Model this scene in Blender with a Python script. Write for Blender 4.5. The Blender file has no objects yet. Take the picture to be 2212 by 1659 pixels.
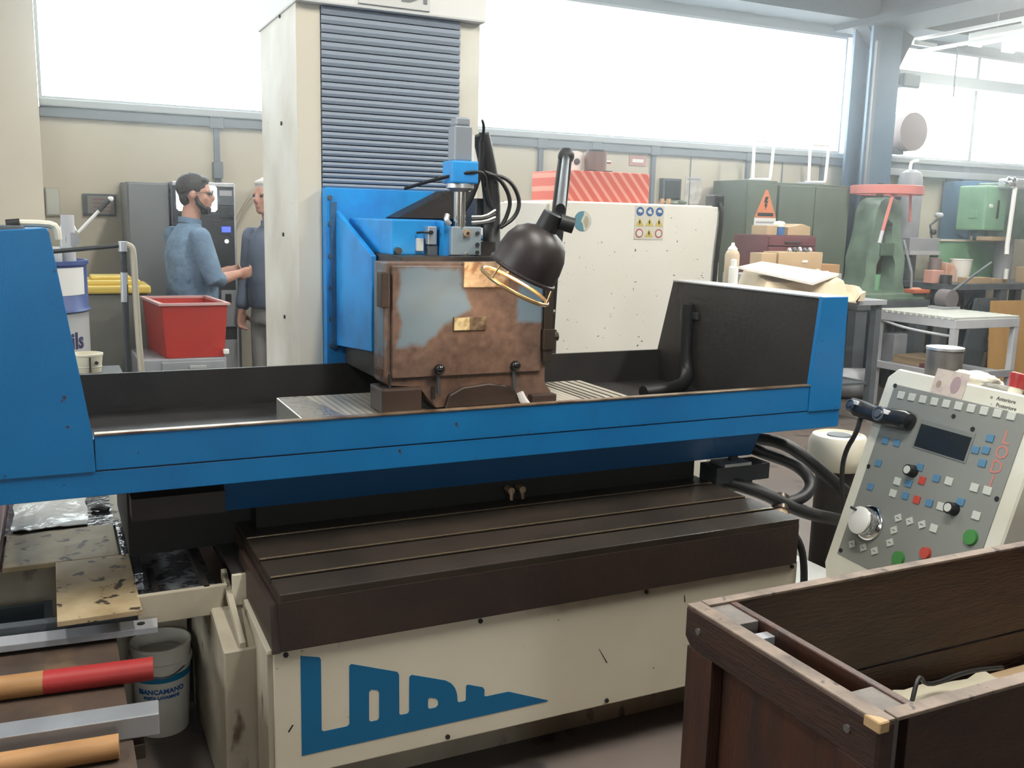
import bpy, bmesh, math, random
from mathutils import Vector, Matrix, noise

random.seed(7)
scene = bpy.context.scene
col = scene.collection
V = Vector

# ------------------------------------------------------------------ camera
cam_d = bpy.data.cameras.new('camera')
cam = bpy.data.objects.new('camera', cam_d)
col.objects.link(cam)
right = V((0.90079, -0.43359, 0.02416)); down = V((-0.05234, -0.16364, -0.98513)); fwd = V((0.43109, 0.88613, -0.17010))
m = Matrix.Identity(4)
for i in range(3):
    m[i][0] = right[i]; m[i][1] = -down[i]; m[i][2] = -fwd[i]
m[2][3] = 1.55
cam.matrix_world = m
cam_d.sensor_width = 36.0
cam_d.lens = 33.44
cam_d.clip_start = 0.05
scene.camera = cam

# ------------------------------------------------------------------ sky, exposure, large lights
world = bpy.data.worlds.new('overcast_sky'); scene.world = world
world.use_nodes = True
bg = world.node_tree.nodes['Background']
bg.inputs[0].default_value = (0.93, 0.98, 1.0, 1)
bg.inputs[1].default_value = 12.0
scene.view_settings.view_transform = 'Standard'
scene.view_settings.look = 'None'
scene.view_settings.gamma = 1.0
scene.view_settings.use_curve_mapping = False
scene.view_settings.exposure = 0.0
cy = scene.cycles
cy.max_bounces = 6; cy.diffuse_bounces = 3; cy.glossy_bounces = 2; cy.transmission_bounces = 4; cy.transparent_max_bounces = 8
cy.caustics_reflective = False; cy.caustics_refractive = False
cy.sample_clamp_indirect = 6.0
cy.use_adaptive_sampling = True; cy.adaptive_threshold = .08; cy.adaptive_min_samples = 12
cy.volume_step_rate = 2.0; cy.volume_max_steps = 64


def portal(name, loc, rot, sx, sy):
    d = bpy.data.lights.new(name, 'AREA'); d.shape = 'RECTANGLE'; d.size = sx; d.size_y = sy
    d.cycles.is_portal = True
    o = bpy.data.objects.new(name, d); col.objects.link(o); o.location = loc; o.rotation_euler = rot
    return o


portal('daylight_back_windows', (5.9, 7.42, 2.87), (-math.pi / 2, 0, 0), 13.0, 1.2)
portal('fill_front_opening', (0.5, -5.9, 2.7), (math.pi / 2, 0, 0), 1.4, 1.4)  # unseen opening added behind the camera for fill light
portal('daylight_side_opening', (-4.95, 2.5, 2.7), (0, -math.pi / 2, 0), 1.2, 4.0)


def ceiling_lamp_light(name, loc, sx, sy, power, rz=0.0, colr=(1, .97, .9)):
    d = bpy.data.lights.new(name, 'AREA'); d.shape = 'RECTANGLE'; d.size = sx; d.size_y = sy
    d.energy = power; d.color = colr
    o = bpy.data.objects.new(name, d); col.objects.link(o); o.location = loc; o.rotation_euler = (0, 0, rz)
    return o


# ------------------------------------------------------------------ materials
MATS = {}


def M(name, c, rough=.55, metal=0.0, var=None, spots=None, bump=None, spec=.5, coat=0.0, emit=None, alpha=1.0, trans=0.0, stretch=None):
    """procedural principled material; var=(colour, scale, lo, hi), spots=(colour, scale, lo, hi), bump=(scale, strength)"""
    if name in MATS:
        return MATS[name]
    mt = bpy.data.materials.new(name); mt.use_nodes = True
    nt = mt.node_tree; N = nt.nodes; L = nt.links
    b = N['Principled BSDF']
    b.inputs['Roughness'].default_value = rough
    b.inputs['Metallic'].default_value = metal
    b.inputs['Specular IOR Level'].default_value = spec
    b.inputs['Coat Weight'].default_value = coat
    b.inputs['Alpha'].default_value = alpha
    b.inputs['Transmission Weight'].default_value = trans
    b.inputs['Base Color'].default_value = (*c, 1)
    tc = None
    if var or spots or bump:
        tc = N.new('ShaderNodeTexCoord')
        src = tc.outputs['Object']
        if stretch:
            mp = N.new('ShaderNodeMapping'); mp.inputs['Scale'].default_value = stretch
            L.new(src, mp.inputs['Vector']); src = mp.outputs[0]
    out = None
    for k in (var, spots):
        if not k:
            continue
        n = N.new('ShaderNodeTexNoise'); n.inputs['Scale'].default_value = k[1]; n.inputs['Detail'].default_value = 5
        L.new(src, n.inputs['Vector'])
        r = N.new('ShaderNodeMapRange'); r.inputs[1].default_value = k[2]; r.inputs[2].default_value = k[3]
        L.new(n.outputs['Fac'], r.inputs[0])
        mx = N.new('ShaderNodeMix'); mx.data_type = 'RGBA'
        L.new(r.outputs[0], mx.inputs['Factor'])
        if out is None:
            mx.inputs['A'].default_value = (*c, 1)
        else:
            L.new(out, mx.inputs['A'])
        mx.inputs['B'].default_value = (*k[0], 1)
        out = mx.outputs['Result']
    if out is not None:
        L.new(out, b.inputs['Base Color'])
    if bump:
        n = N.new('ShaderNodeTexNoise'); n.inputs['Scale'].default_value = bump[0]; n.inputs['Detail'].default_value = 4
        L.new(src, n.inputs['Vector'])
        bp = N.new('ShaderNodeBump'); bp.inputs['Strength'].default_value = bump[1]; bp.inputs['Distance'].default_value = .01
        L.new(n.outputs['Fac'], bp.inputs['Height']); L.new(bp.outputs[0], b.inputs['Normal'])
    if emit:
        b.inputs['Emission Color'].default_value = (*emit[0], 1); b.inputs['Emission Strength'].default_value = emit[1]
    MATS[name] = mt
    return mt


def srgb(r, g, b):
    f = lambda v: (v / 255 / 12.92) if v <= 10 else ((v / 255 + .055) / 1.055) ** 2.4
    return (f(r), f(g), f(b))


# ------------------------------------------------------------------ mesh building
ORG = {}


class MB:
    def __init__(s, M_=None):
        s.bm = bmesh.new(); s.M = M_ or Matrix.Identity(4)

    def _v(s, pts):
        return [s.bm.verts.new(s.M @ V(p)) for p in pts]

    def _f(s, vs, mi=0):
        try:
            f = s.bm.faces.new(vs); f.material_index = mi; return f
        except ValueError:
            return None

    def box(s, x0, x1, y0, y1, z0, z1, bev=0.0, mi=0):
        v = s._v([(x0, y0, z0), (x1, y0, z0), (x1, y1, z0), (x0, y1, z0), (x0, y0, z1), (x1, y0, z1), (x1, y1, z1), (x0, y1, z1)])
        fs = [s._f([v[i] for i in q], mi) for q in ((3, 2, 1, 0), (4, 5, 6, 7), (0, 1, 5, 4), (1, 2, 6, 5), (2, 3, 7, 6), (3, 0, 4, 7))]
        if bev:
            es = {e for f in fs if f for e in f.edges}
            bmesh.ops.bevel(s.bm, geom=list(es), offset=bev, segments=2, affect='EDGES', profile=.6)
        return s

    def prism(s, pts, axis, a, b, bev=0.0, mi=0):
        def p(q, t):
            return {'x': (t, q[0], q[1]), 'y': (q[0], t, q[1]), 'z': (q[0], q[1], t)}[axis]
        A = s._v([p(q, a) for q in pts]); B = s._v([p(q, b) for q in pts]); n = len(pts)
        fs = [s._f(A[::-1], mi), s._f(B, mi)]
        for i in range(n):
            fs.append(s._f([A[i], A[(i + 1) % n], B[(i + 1) % n], B[i]], mi))
        if bev:
            es = {e for f in fs if f for e in f.edges}
            bmesh.ops.bevel(s.bm, geom=list(es), offset=bev, segments=1, affect='EDGES')
        return s

    def rings(s, rs, close=True, caps=True, mi=0):
        vs = [s._v(r) for r in rs]; n = len(rs[0])
        for a, b in zip(vs[:-1], vs[1:]):
            for i in range(n if close else n - 1):
                s._f([a[i], a[(i + 1) % n], b[(i + 1) % n], b[i]], mi)
        if caps:
            s._f(vs[0][::-1], mi); s._f(vs[-1], mi)
        return s

    @staticmethod
    def ring(c, d, r, seg, r2=None, up=None):
        d = V(d).normalized()
        a = V(up) if up is not None else (V((0, 0, 1)) if abs(d.z) < .9 else V((1, 0, 0)))
        u = d.cross(a).normalized(); w = u.cross(d).normalized()
        r2 = r if r2 is None else r2
        return [V(c) + u * (math.cos(2 * math.pi * i / seg) * r) + w * (math.sin(2 * math.pi * i / seg) * r2) for i in range(seg)]

    def cyl(s, p0, p1, r0, r1=None, seg=16, mi=0):
        d = V(p1) - V(p0); r1 = r0 if r1 is None else r1
        return s.rings([s.ring(p0, d, r0, seg), s.ring(p1, d, r1, seg)], mi=mi)

    def tube(s, pts, r, seg=8, smooth=0, mi=0):
        pts = [V(p) for p in pts]
        for _ in range(smooth):
            q = [pts[0]]
            for a, b in zip(pts[:-1], pts[1:]):
                q += [a * .75 + b * .25, a * .25 + b * .75]
            pts = q + [pts[-1]]
        rs = []; up = None
        for i, p in enumerate(pts):
            d = (pts[min(i + 1, len(pts) - 1)] - pts[max(i - 1, 0)]).normalized()
            if up is None:
                up = V((0, 0, 1)) if abs(d.z) < .9 else V((1, 0, 0))
            up = (up - d * up.dot(d))
            up = up.normalized() if up.length > 1e-4 else V((0, 1, 0))
            rr = r[i * (len(r) - 1) // max(1, len(pts) - 1)] if isinstance(r, (list, tuple)) else r
            rs.append(s.ring(p, d, rr, seg, up=up))
        return s.rings(rs, mi=mi)

    def lathe(s, prof, c=(0, 0, 0), d=(0, 0, 1), seg=24, caps=True, mi=0):
        d = V(d).normalized()
        return s.rings([s.ring(V(c) + d * z, d, max(r, .0004), seg) for r, z in prof], caps=caps, mi=mi)

    def ball(s, c, r, sc=(1, 1, 1), seg=14, mi=0):
        rs = []
        for i in range(1, seg // 2):
            t = math.pi * i / (seg // 2)
            rs.append([V(c) + V((math.sin(t) * math.cos(2 * math.pi * k / seg) * r * sc[0], math.sin(t) * math.sin(2 * math.pi * k / seg) * r * sc[1], -math.cos(t) * r * sc[2])) for k in range(seg)])
        return s.rings(rs, mi=mi)

    def build(s, name, mat, parent=None, smooth=False, label=None, cat=None, group=None, kind=None, angle=40):
        bmesh.ops.recalc_face_normals(s.bm, faces=s.bm.faces)
        me = bpy.data.meshes.new(name); s.bm.to_mesh(me); s.bm.free()
        return place(name, me, mat, parent, smooth, label, cat, group, kind, angle)


def place(name, me, mat, parent=None, smooth=False, label=None, cat=None, group=None, kind=None, angle=40):
    """links a mesh given in world coordinates as one object with its origin at its base"""
    xs = [v.co.x for v in me.vertices]; ys = [v.co.y for v in me.vertices]; zs = [v.co.z for v in me.vertices]
    o0 = V(((min(xs) + max(xs)) / 2, (min(ys) + max(ys)) / 2, min(zs)))
    me.transform(Matrix.Translation(-o0))
    for mt in (mat if isinstance(mat, (list, tuple)) else [mat]):
        me.materials.append(mt)
    if smooth:
        me.shade_smooth(); me.set_sharp_from_angle(angle=math.radians(angle))
    o = bpy.data.objects.new(name, me); col.objects.link(o)
    if parent is not None:
        o.parent = parent; o.location = o0 - ORG[parent.name]
    else:
        o.location = o0
    ORG[o.name] = o0
    tag(o, label, cat, group, kind)
    return o


def tag(o, label=None, cat=None, group=None, kind=None):
    if label: o['label'] = label
    if cat: o['category'] = cat
    if group: o['group'] = group
    if kind: o['kind'] = kind
    return o


def thing(name, loc, label=None, cat=None, group=None, kind=None):
    o = bpy.data.objects.new(name, None); col.objects.link(o); o.location = loc; o.empty_display_size = .1
    ORG[o.name] = V(loc)
    return tag(o, label, cat, group, kind)


def copy_tree(o, delta=(0, 0, 0), label=None, parent=None):
    c = o.copy(); col.objects.link(c)
    ORG[c.name] = ORG[o.name] + V(delta)
    if parent is None:
        c.location = o.location + V(delta)
    else:
        c.parent = parent
    if label: c['label'] = label
    for ch in list(o.children):
        copy_tree(ch, delta, None, c)
    return c


def curve_mesh(splines, depth):
    """flat filled outline (holes allowed) in local XY, thickness 2*depth"""
    cu = bpy.data.curves.new('outline', 'CURVE'); cu.dimensions = '2D'; cu.fill_mode = 'BOTH'; cu.extrude = depth
    for pts in splines:
        sp = cu.splines.new('POLY'); sp.points.add(len(pts) - 1); sp.use_cyclic_u = True
        for p, q in zip(sp.points, pts):
            p.co = (q[0], q[1], 0, 1)
    return _to_mesh(cu)


def text_mesh(txt, size, depth=.0006, align='CENTER', bold=0.0):
    cu = bpy.data.curves.new('lettering', 'FONT'); cu.body = txt; cu.size = size; cu.extrude = depth; cu.offset = bold
    cu.align_x = align; cu.align_y = 'CENTER'; cu.resolution_u = 2
    return _to_mesh(cu)


def _to_mesh(cu):
    o = bpy.data.objects.new('tmp_outline', cu); col.objects.link(o)
    bpy.context.view_layer.update()
    dg = bpy.context.evaluated_depsgraph_get()
    me = bpy.data.meshes.new_from_object(o.evaluated_get(dg))
    bpy.data.objects.remove(o); me.materials.clear()
    return me


def frame(o, x, y):
    """matrix whose local X, Y are the given world directions and origin o"""
    x = V(x).normalized(); y = V(y).normalized(); z = x.cross(y).normalized()
    return Matrix(((x.x, y.x, z.x, o[0]), (x.y, y.y, z.y, o[1]), (x.z, y.z, z.z, o[2]), (0, 0, 0, 1)))


def flat(name, me, mtx, mat, parent=None, **k):
    me.transform(mtx)
    return place(name, me, mat, parent, **k)


def voxel_union(mb, size, smooth_it=4):
    bmesh.ops.recalc_face_normals(mb.bm, faces=mb.bm.faces)
    me = bpy.data.meshes.new('raw'); mb.bm.to_mesh(me); mb.bm.free()
    o = bpy.data.objects.new('tmp_union', me); col.objects.link(o)
    r = o.modifiers.new('r', 'REMESH'); r.mode = 'VOXEL'; r.voxel_size = size
    sm = o.modifiers.new('s', 'SMOOTH'); sm.factor = .5; sm.iterations = smooth_it
    bpy.context.view_layer.update()
    dg = bpy.context.evaluated_depsgraph_get()
    out = bpy.data.meshes.new_from_object(o.evaluated_get(dg))
    bpy.data.objects.remove(o); out.materials.clear()
    return out


# ------------------------------------------------------------------ material library
BLUE = M('blue_enamel', (.004, .165, .42), .38, var=((.004, .13, .35), 3, .35, .7), spots=((.05, .03, .015), 30, .70, .76), bump=(220, .04))
BLUE_LT = M('blue_paint_head', (.012, .33, .80), .45, var=((.02, .2, .56), 6, .4, .7), bump=(180, .05))
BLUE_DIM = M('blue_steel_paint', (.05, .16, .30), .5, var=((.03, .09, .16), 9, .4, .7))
BLACKM = M('oily_black_metal', (.020, .018, .018), .5, var=((.032, .027, .024), 5, .3, .7), bump=(60, .1))
DARKRUBBER = M('black_rubber', (.012, .012, .013), .5)
DARKGREY = M('dark_grey_metal', (.05, .055, .06), .45, metal=.3)
CREAM = M('cream_enamel', (.72, .66, .52), .45, var=((.64, .58, .45), 2.5, .35, .7), spots=((.10, .08, .06), 40, .735, .76))
CREAM_DIRTY = M('cream_enamel_grimy', (.47, .42, .32), .5, var=((.30, .26, .20), 5, .35, .7), spots=((.10, .075, .05), 14, .62, .70), stretch=(1, 1, .45))
CREAM_SPECK = M('cream_enamel_chip_splashed', (.80, .775, .71), .45, var=((.74, .71, .63), 2, .35, .7), spots=((.03, .03, .03), 55, .70, .715))
RUST_CREAM = M('oil_stained_cream_plate', (.42, .33, .20), .5, var=((.30, .22, .12), 9, .35, .65), spots=((.05, .035, .025), 26, .60, .66), bump=(40, .1))
WET = M('wet_oily_steel', (.22, .23, .24), .12, metal=.75, var=((.10, .10, .11), 18, .4, .6), bump=(35, .35))
STEEL = M('bare_steel', (.42, .42, .42), .32, metal=.9, var=((.28, .27, .26), 12, .35, .7))
STEEL_BROWN = M('oiled_brown_steel', (.085, .066, .05), .33, metal=.55, var=((.05, .04, .032), 4, .35, .7), bump=(90, .06))
SKIRT = M('brown_oily_casting', (.030, .019, .015), .5, var=((.045, .026, .018), 6, .4, .7), bump=(50, .1))
CHROME = M('polished_chrome', (.75, .75, .76), .12, metal=1)
ALU = M('brushed_aluminium', (.60, .62, .64), .35, metal=.7, var=((.5, .51, .53), 8, .4, .7))
GREYPAINT = M('grey_paint', (.34, .35, .38), .5, var=((.27, .28, .30), 6, .4, .7))
GREYLT = M('light_grey_paint', (.50, .51, .54), .5, var=((.42, .43, .46), 6, .4, .7))
GREYDK = M('slate_grey_paint', (.10, .115, .13), .5, var=((.07, .08, .09), 6, .4, .7))
GREENCAB = M('olive_green_paint', (.115, .14, .105), .5, var=((.09, .11, .085), 3, .4, .7))
GREEN = M('machine_green_paint', (.19, .275, .205), .45, var=((.12, .18, .135), 6, .4, .7))
GREEN_DK = M('worn_green_casting', (.085, .14, .095), .5, var=((.05, .085, .06), 9, .4, .7))
GREEN_LT = M('pale_green_paint', (.22, .44, .26), .45, var=((.17, .36, .21), 5, .4, .7))
WHITEP = M('white_paint', (.80, .80, .78), .5)
WHITE_PLASTIC = M('white_plastic', (.78, .78, .75), .4, var=((.66, .64, .58), 6, .45, .7))
CREAMPL = M('cream_plastic', (.72, .68, .56), .42, var=((.60, .55, .42), 6, .45, .7))
RED = M('red_plastic', (.50, .035, .025), .42, var=((.42, .03, .025), 4, .4, .7))
REDPAINT = M('red_paint', (.38, .03, .03), .42, var=((.28, .025, .022), 9, .4, .7))
SALMON = M('faded_red_paint', (.52, .15, .13), .5, var=((.46, .13, .12), 4, .4, .7))
MAROON = M('maroon_paint', (.15, .045, .05), .5, var=((.10, .03, .04), 5, .4, .7))
CARD = M('cardboard', (.46, .33, .20), .8, var=((.40, .28, .16), 6, .4, .7))
KRAFT = M('kraft_paper', (.62, .52, .38), .75, var=((.54, .44, .31), 5, .4, .7), bump=(20, .2))
BOARD = M('white_board', (.78, .75, .70), .6)
YBOARD = M('yellow_plywood', (.52, .30, .10), .6, var=((.44, .25, .08), 3, .4, .7), stretch=(3, 3, .5))
WOOD = M('dark_stained_wood', (.046, .019, .010), .5, var=((.022, .010, .007), 5, .35, .68), bump=(30, .25), stretch=(1, 1, 6))
WOOD_RED = M('reddish_stained_wood', (.060, .020, .008), .5, var=((.028, .012, .008), 4, .35, .68), bump=(30, .2), stretch=(6, 6, 1))
WOOD_WORN = M('worn_greyed_wood', (.23, .17, .13), .65, var=((.10, .075, .06), 11, .38, .66), spots=((.05, .035, .03), 30, .62, .68), bump=(40, .4))
POLEWOOD = M('bare_wood_pole', (.42, .22, .085), .5, var=((.32, .16, .06), 6, .4, .7), stretch=(1, 6, 6))
YELLOW = M('yellow_plastic', (.60, .44, .08), .45)
BRASS = M('tarnished_brass_plate', (.55, .40, .26), .45, metal=.35, var=((.24, .13, .07), 22, .45, .62), bump=(60, .2))
LABEL = M('paper_label', (.68, .68, .66), .7)
INK = M('black_ink', (.015, .015, .016), .6)
BLUEINK = M('blue_ink', (.02, .12, .38), .5)
LOGOBLUE = M('logo_blue', (.004, .135, .30), .4)
GLASSDK = M('dark_glass', (.01, .011, .013), .08)
SKIN = M('skin', (.50, .27, .20), .55, var=((.44, .22, .16), 12, .4, .7))
HAIR = M('dark_hair', (.020, .016, .015), .6, bump=(120, .4))
GREYHAIR = M('short_grey_hair', (.45, .43, .42), .7)
DENIM = M('blue_shirt_cloth', (.16, .25, .36), .8, var=((.11, .18, .27), 9, .35, .65), bump=(22, .9))
SLATE_CLOTH = M('slate_shirt_cloth', (.14, .17, .24), .8, var=((.11, .14, .20), 5, .4, .7), bump=(16, .3))
JEANS = M('pale_jeans', (.30, .37, .44), .8, var=((.24, .30, .36), 6, .4, .7), bump=(20, .3))
TROUSERS = M('grey_trousers', (.30, .30, .29), .8, bump=(20, .3))
SHOE = M('dark_shoes', (.02, .018, .016), .5)
PANELGREY = M('console_panel_grey', (.235, .245, .225), .5, var=((.215, .22, .205), 3, .4, .7))
KEYW = M('key_white', (.55, .57, .52), .5)
KEYB = M('key_blue', (.09, .22, .36), .5)
KEYR = M('key_red', (.50, .07, .05), .5)
KEYG = M('key_green', (.06, .24, .06), .5)
SCREEN = M('lcd_screen', (.02, .024, .025), .12)
ORANGE = M('orange_sign', (.62, .20, .08), .6)
BUCKETW = M('bucket_white', (.76, .74, .66), .45, var=((.64, .61, .52), 6, .4, .7))
BANDBLUE = M('bucket_blue_band', (.01, .19, .38), .45)
CONC = M('concrete_floor', (.145, .115, .10), .6, var=((.095, .08, .072), 1.4, .35, .68), spots=((.05, .042, .04), 7, .60, .72), bump=(20, .15))
WALLP = M('cream_wall_paint', (.62, .57, .46), .75, var=((.56, .51, .41), 1.2, .35, .7))
WALLU = M('grey_upper_wall', (.22, .23, .24), .8)
CEIL = M('ceiling_grey', (.30, .31, .32), .8)
GIRDER = M('blue_grey_girder', (.022, .029, .038), .7, var=((.03, .038, .048), 2, .4, .7), spec=.2)
PILLARM = M('blue_steel_pillar', (.10, .165, .24), .5, var=((.075, .125, .185), 2, .4, .7))
TRUNK = M('grey_blue_trunking', (.17, .19, .215), .55)
FRAMEM = M('window_frame_grey', (.35, .37, .38), .6)
TUBE = M('fluorescent_tube', (.9, .95, .8), .4, emit=((.95, 1.0, .72), 5.0))
VENDGREY = M('vending_grey', (.17, .18, .185), .5, var=((.15, .16, .165), 2, .4, .7))
BACKLIT = M('backlit_panel', (.9, .9, .9), .4, emit=((.95, 1.0, 1.0), 3.0))
LCDBLUE = M('lit_blue_display', (.05, .05, .6), .4, emit=((.08, .14, .95), 1.6))
BULB = M('lit_bulb', (1, .8, .5), .4, emit=((1.0, .72, .38), 25.0))
SHADE = M('brown_black_lamp_enamel', (.030, .022, .022), .42)
SHADE_IN = M('white_reflector', (.80, .72, .60), .3)
LAMPRING = M('brass_lamp_ring', (.62, .42, .22), .25, metal=.8)


def glass_mat():
    mt = bpy.data.materials.new('window_glass'); mt.use_nodes = True
    nt = mt.node_tree; nt.nodes.clear()
    o = nt.nodes.new('ShaderNodeOutputMaterial'); t = nt.nodes.new('ShaderNodeBsdfTransparent'); g = nt.nodes.new('ShaderNodeBsdfGlossy')
    t.inputs[0].default_value = (.92, .95, .95, 1); g.inputs['Roughness'].default_value = .05
    mx = nt.nodes.new('ShaderNodeMixShader'); mx.inputs[0].default_value = .06
    nt.links.new(t.outputs[0], mx.inputs[1]); nt.links.new(g.outputs[0], mx.inputs[2]); nt.links.new(mx.outputs[0], o.inputs[0])
    return mt


GLASS = glass_mat()


def node_math(nt, op, a, b=None, c=None):
    n = nt.nodes.new('ShaderNodeMath'); n.operation = op
    for i, v in enumerate((a, b, c)):
        if v is None:
            continue
        if isinstance(v, (int, float)):
            n.inputs[i].default_value = v
        else:
            nt.links.new(v, n.inputs[i])
    return n.outputs[0]


def guard_mat():
    """blue-grey paint left in two patches, the rest rusted brown"""
    mt = bpy.data.materials.new('rusty_blue_guard_paint'); mt.use_nodes = True
    nt = mt.node_tree; b = nt.nodes['Principled BSDF']
    ge = nt.nodes.new('ShaderNodeNewGeometry'); sp = nt.nodes.new('ShaderNodeSeparateXYZ'); nt.links.new(ge.outputs['Position'], sp.inputs[0])
    def nz(scale, det=6):
        n = nt.nodes.new('ShaderNodeTexNoise'); n.inputs['Scale'].default_value = scale; n.inputs['Detail'].default_value = det; nt.links.new(ge.outputs['Position'], n.inputs[0]); return n.outputs['Fac']
    m_ = lambda op, a, c=None: node_math(nt, op, a, c)
    X, Z = sp.outputs[0], sp.outputs[2]
    zb = m_('ADD', 1.162, m_('MULTIPLY', m_('MAXIMUM', m_('SUBTRACT', X, 1.03), 0.0), .75))
    xr = m_('ADD', 1.145, m_('MULTIPLY', m_('SUBTRACT', 1.40, Z), .30))
    A = m_('MINIMUM', m_('MINIMUM', m_('SUBTRACT', X, .944), m_('SUBTRACT', xr, X)), m_('MINIMUM', m_('SUBTRACT', Z, zb), m_('SUBTRACT', 1.399, Z)))
    B = m_('MINIMUM', m_('MINIMUM', m_('SUBTRACT', X, 1.35), m_('SUBTRACT', 1.46, X)), m_('MINIMUM', m_('SUBTRACT', Z, 1.225), m_('SUBTRACT', 1.41, Z)))
    D = m_('MINIMUM', m_('SUBTRACT', .906, X), m_('SUBTRACT', Z, 1.13))
    f = m_('ADD', m_('MAXIMUM', m_('MAXIMUM', A, B), D), m_('MULTIPLY', m_('SUBTRACT', nz(14), .5), .055))
    r = nt.nodes.new('ShaderNodeMapRange'); r.inputs[1].default_value = -.006; r.inputs[2].default_value = .010; nt.links.new(f, r.inputs[0])
    cr = nt.nodes.new('ShaderNodeValToRGB'); cr.color_ramp.elements[0].color = (.060, .036, .028, 1); cr.color_ramp.elements[1].color = (.185, .115, .085, 1)
    cr.color_ramp.elements[0].position = .32; cr.color_ramp.elements[1].position = .72
    fine = nz(38); nt.links.new(m_('ADD', m_('MULTIPLY', fine, .55), m_('MULTIPLY', nz(7), .45)), cr.inputs[0])
    pa = nt.nodes.new('ShaderNodeMix'); pa.data_type = 'RGBA'; nt.links.new(nz(9), pa.inputs['Factor'])
    pa.inputs['A'].default_value = (.095, .17, .245, 1); pa.inputs['B'].default_value = (.15, .20, .235, 1)
    mx = nt.nodes.new('ShaderNodeMix'); mx.data_type = 'RGBA'; nt.links.new(r.outputs[0], mx.inputs['Factor'])
    nt.links.new(cr.outputs[0], mx.inputs['A']); nt.links.new(pa.outputs['Result'], mx.inputs['B'])
    nt.links.new(mx.outputs['Result'], b.inputs['Base Color']); b.inputs['Roughness'].default_value = .6
    bp = nt.nodes.new('ShaderNodeBump'); bp.inputs['Strength'].default_value = .12; nt.links.new(fine, bp.inputs['Height']); nt.links.new(bp.outputs[0], b.inputs['Normal'])
    return mt


GUARD = guard_mat()


def stripe_mat(name, c1, c2, axis, scale, lo=.45, hi=.55, rough=.5, metal=0.0, rot=(0, 0, 0)):
    mt = bpy.data.materials.new(name); mt.use_nodes = True
    nt = mt.node_tree; b = nt.nodes['Principled BSDF']; b.inputs['Roughness'].default_value = rough; b.inputs['Metallic'].default_value = metal
    tc = nt.nodes.new('ShaderNodeTexCoord'); mp = nt.nodes.new('ShaderNodeMapping'); mp.inputs['Rotation'].default_value = rot
    nt.links.new(tc.outputs['Object'], mp.inputs[0])
    w = nt.nodes.new('ShaderNodeTexWave'); w.bands_direction = axis; w.inputs['Scale'].default_value = scale; w.inputs['Distortion'].default_value = .4
    nt.links.new(mp.outputs[0], w.inputs[0])
    r = nt.nodes.new('ShaderNodeMapRange'); r.inputs[1].default_value = lo; r.inputs[2].default_value = hi; nt.links.new(w.outputs['Fac'], r.inputs[0])
    mx = nt.nodes.new('ShaderNodeMix'); mx.data_type = 'RGBA'; nt.links.new(r.outputs[0], mx.inputs['Factor'])
    mx.inputs['A'].default_value = (*c1, 1); mx.inputs['B'].default_value = (*c2, 1); nt.links.new(mx.outputs['Result'], b.inputs['Base Color'])
    return mt


CHUCK = stripe_mat('ground_chuck_steel', (.58, .53, .44), (.36, .33, .27), 'X', 14, .6, .8, .28, .35)
REDBOX = stripe_mat('red_printed_carton', (.56, .12, .09), (.68, .30, .24), 'X', 7.5, .62, .78, .6, 0, (0, math.radians(40), 0))
# ------------------------------------------------------------------ the workshop shell
XL, XR, YF, YB = -5.0, 13.0, -6.0, 7.5
MB().box(XL, XR, YF, YB + .2, -.1, 0).build('floor', CONC, kind='structure')
WB = MB().box(XL, XR, YB, YB + .2, 0, 2.24).build('wall_back', WALLP, kind='structure')
MB().box(XL, XR, YB, YB + .2, 3.42, 4.3).build('wall_back_upper', WALLU, kind='structure')
MB().box(XL, XR, YF - .2, YB + .2, 4.3, 4.4).build('ceiling', CEIL, kind='structure')
MB().box(XR, XR + .2, YF, YB, 0, 4.3).build('wall_right', WALLP, kind='structure')
mb = MB(); mb.box(XL - .2, XL, YF, YB, 0, 2.1).box(XL - .2, XL, YF, YB, 3.3, 4.3).box(XL - .2, XL, YF, 0.5, 2.1, 3.3).box(XL - .2, XL, 4.5, YB, 2.1, 3.3)
mb.build('wall_left', WALLP, kind='structure')
mb = MB(); mb.box(XL, XR, YF - .2, YF, 0, 2.0).box(XL, XR, YF - .2, YF, 3.4, 4.3).box(XL, -.2, YF - .2, YF, 2.0, 3.4).box(1.2, XR, YF - .2, YF, 2.0, 3.4)  # unseen wall, its gap added to let fill light in
mb.build('wall_front', WALLP, kind='structure')
# projecting wall pier at the left, its face flush with the window wall's ledge
MB().box(-1.6, -.012, 6.8, YB, 0, 4.3).build('wall_pier', WALLP, kind='structure')
# ledge under the windows and the cable trunking below it
MB().box(-.01, XR, 7.42, YB + .02, 2.24, 2.29, .008).build('trim_1', FRAMEM, kind='structure')
t = MB().box(-.01, XR, 7.45, YB, 2.17, 2.235, .006).build('trim_2', TRUNK, kind='structure', label='blue-grey cable trunking along the wall below the windows')
for x, z0, bx in ((1.16, 1.72, 1.86), (3.86, 1.60, 1.85), (5.02, 1.70, None), (6.11, .9, 1.92), (7.05, 1.75, None), (8.32, 1.55, None), (9.07, 1.62, 1.66), (4.4, 1.9, None)):
    c = MB().box(x - .02, x + .02, 7.465, YB, z0, 2.2).build('conduit', TRUNK, t)
    MB().box(x - .05, x + .05, 7.44, YB, 2.16, 2.25, .006).build('junction_box', TRUNK, c)
    if bx:
        MB().box(x - .035, x + .035, 7.43, YB, bx - .06, bx + .06, .006).build('switch_box', TRUNK, c)
# thin vertical joints between the wall panels
for x in (2.6, 5.45, 6.55, 8.85, 9.6):
    MB().box(x - .006, x + .006, 7.494, YB, 0, 2.17).build('panel_joint', WALLU, WB)

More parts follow.
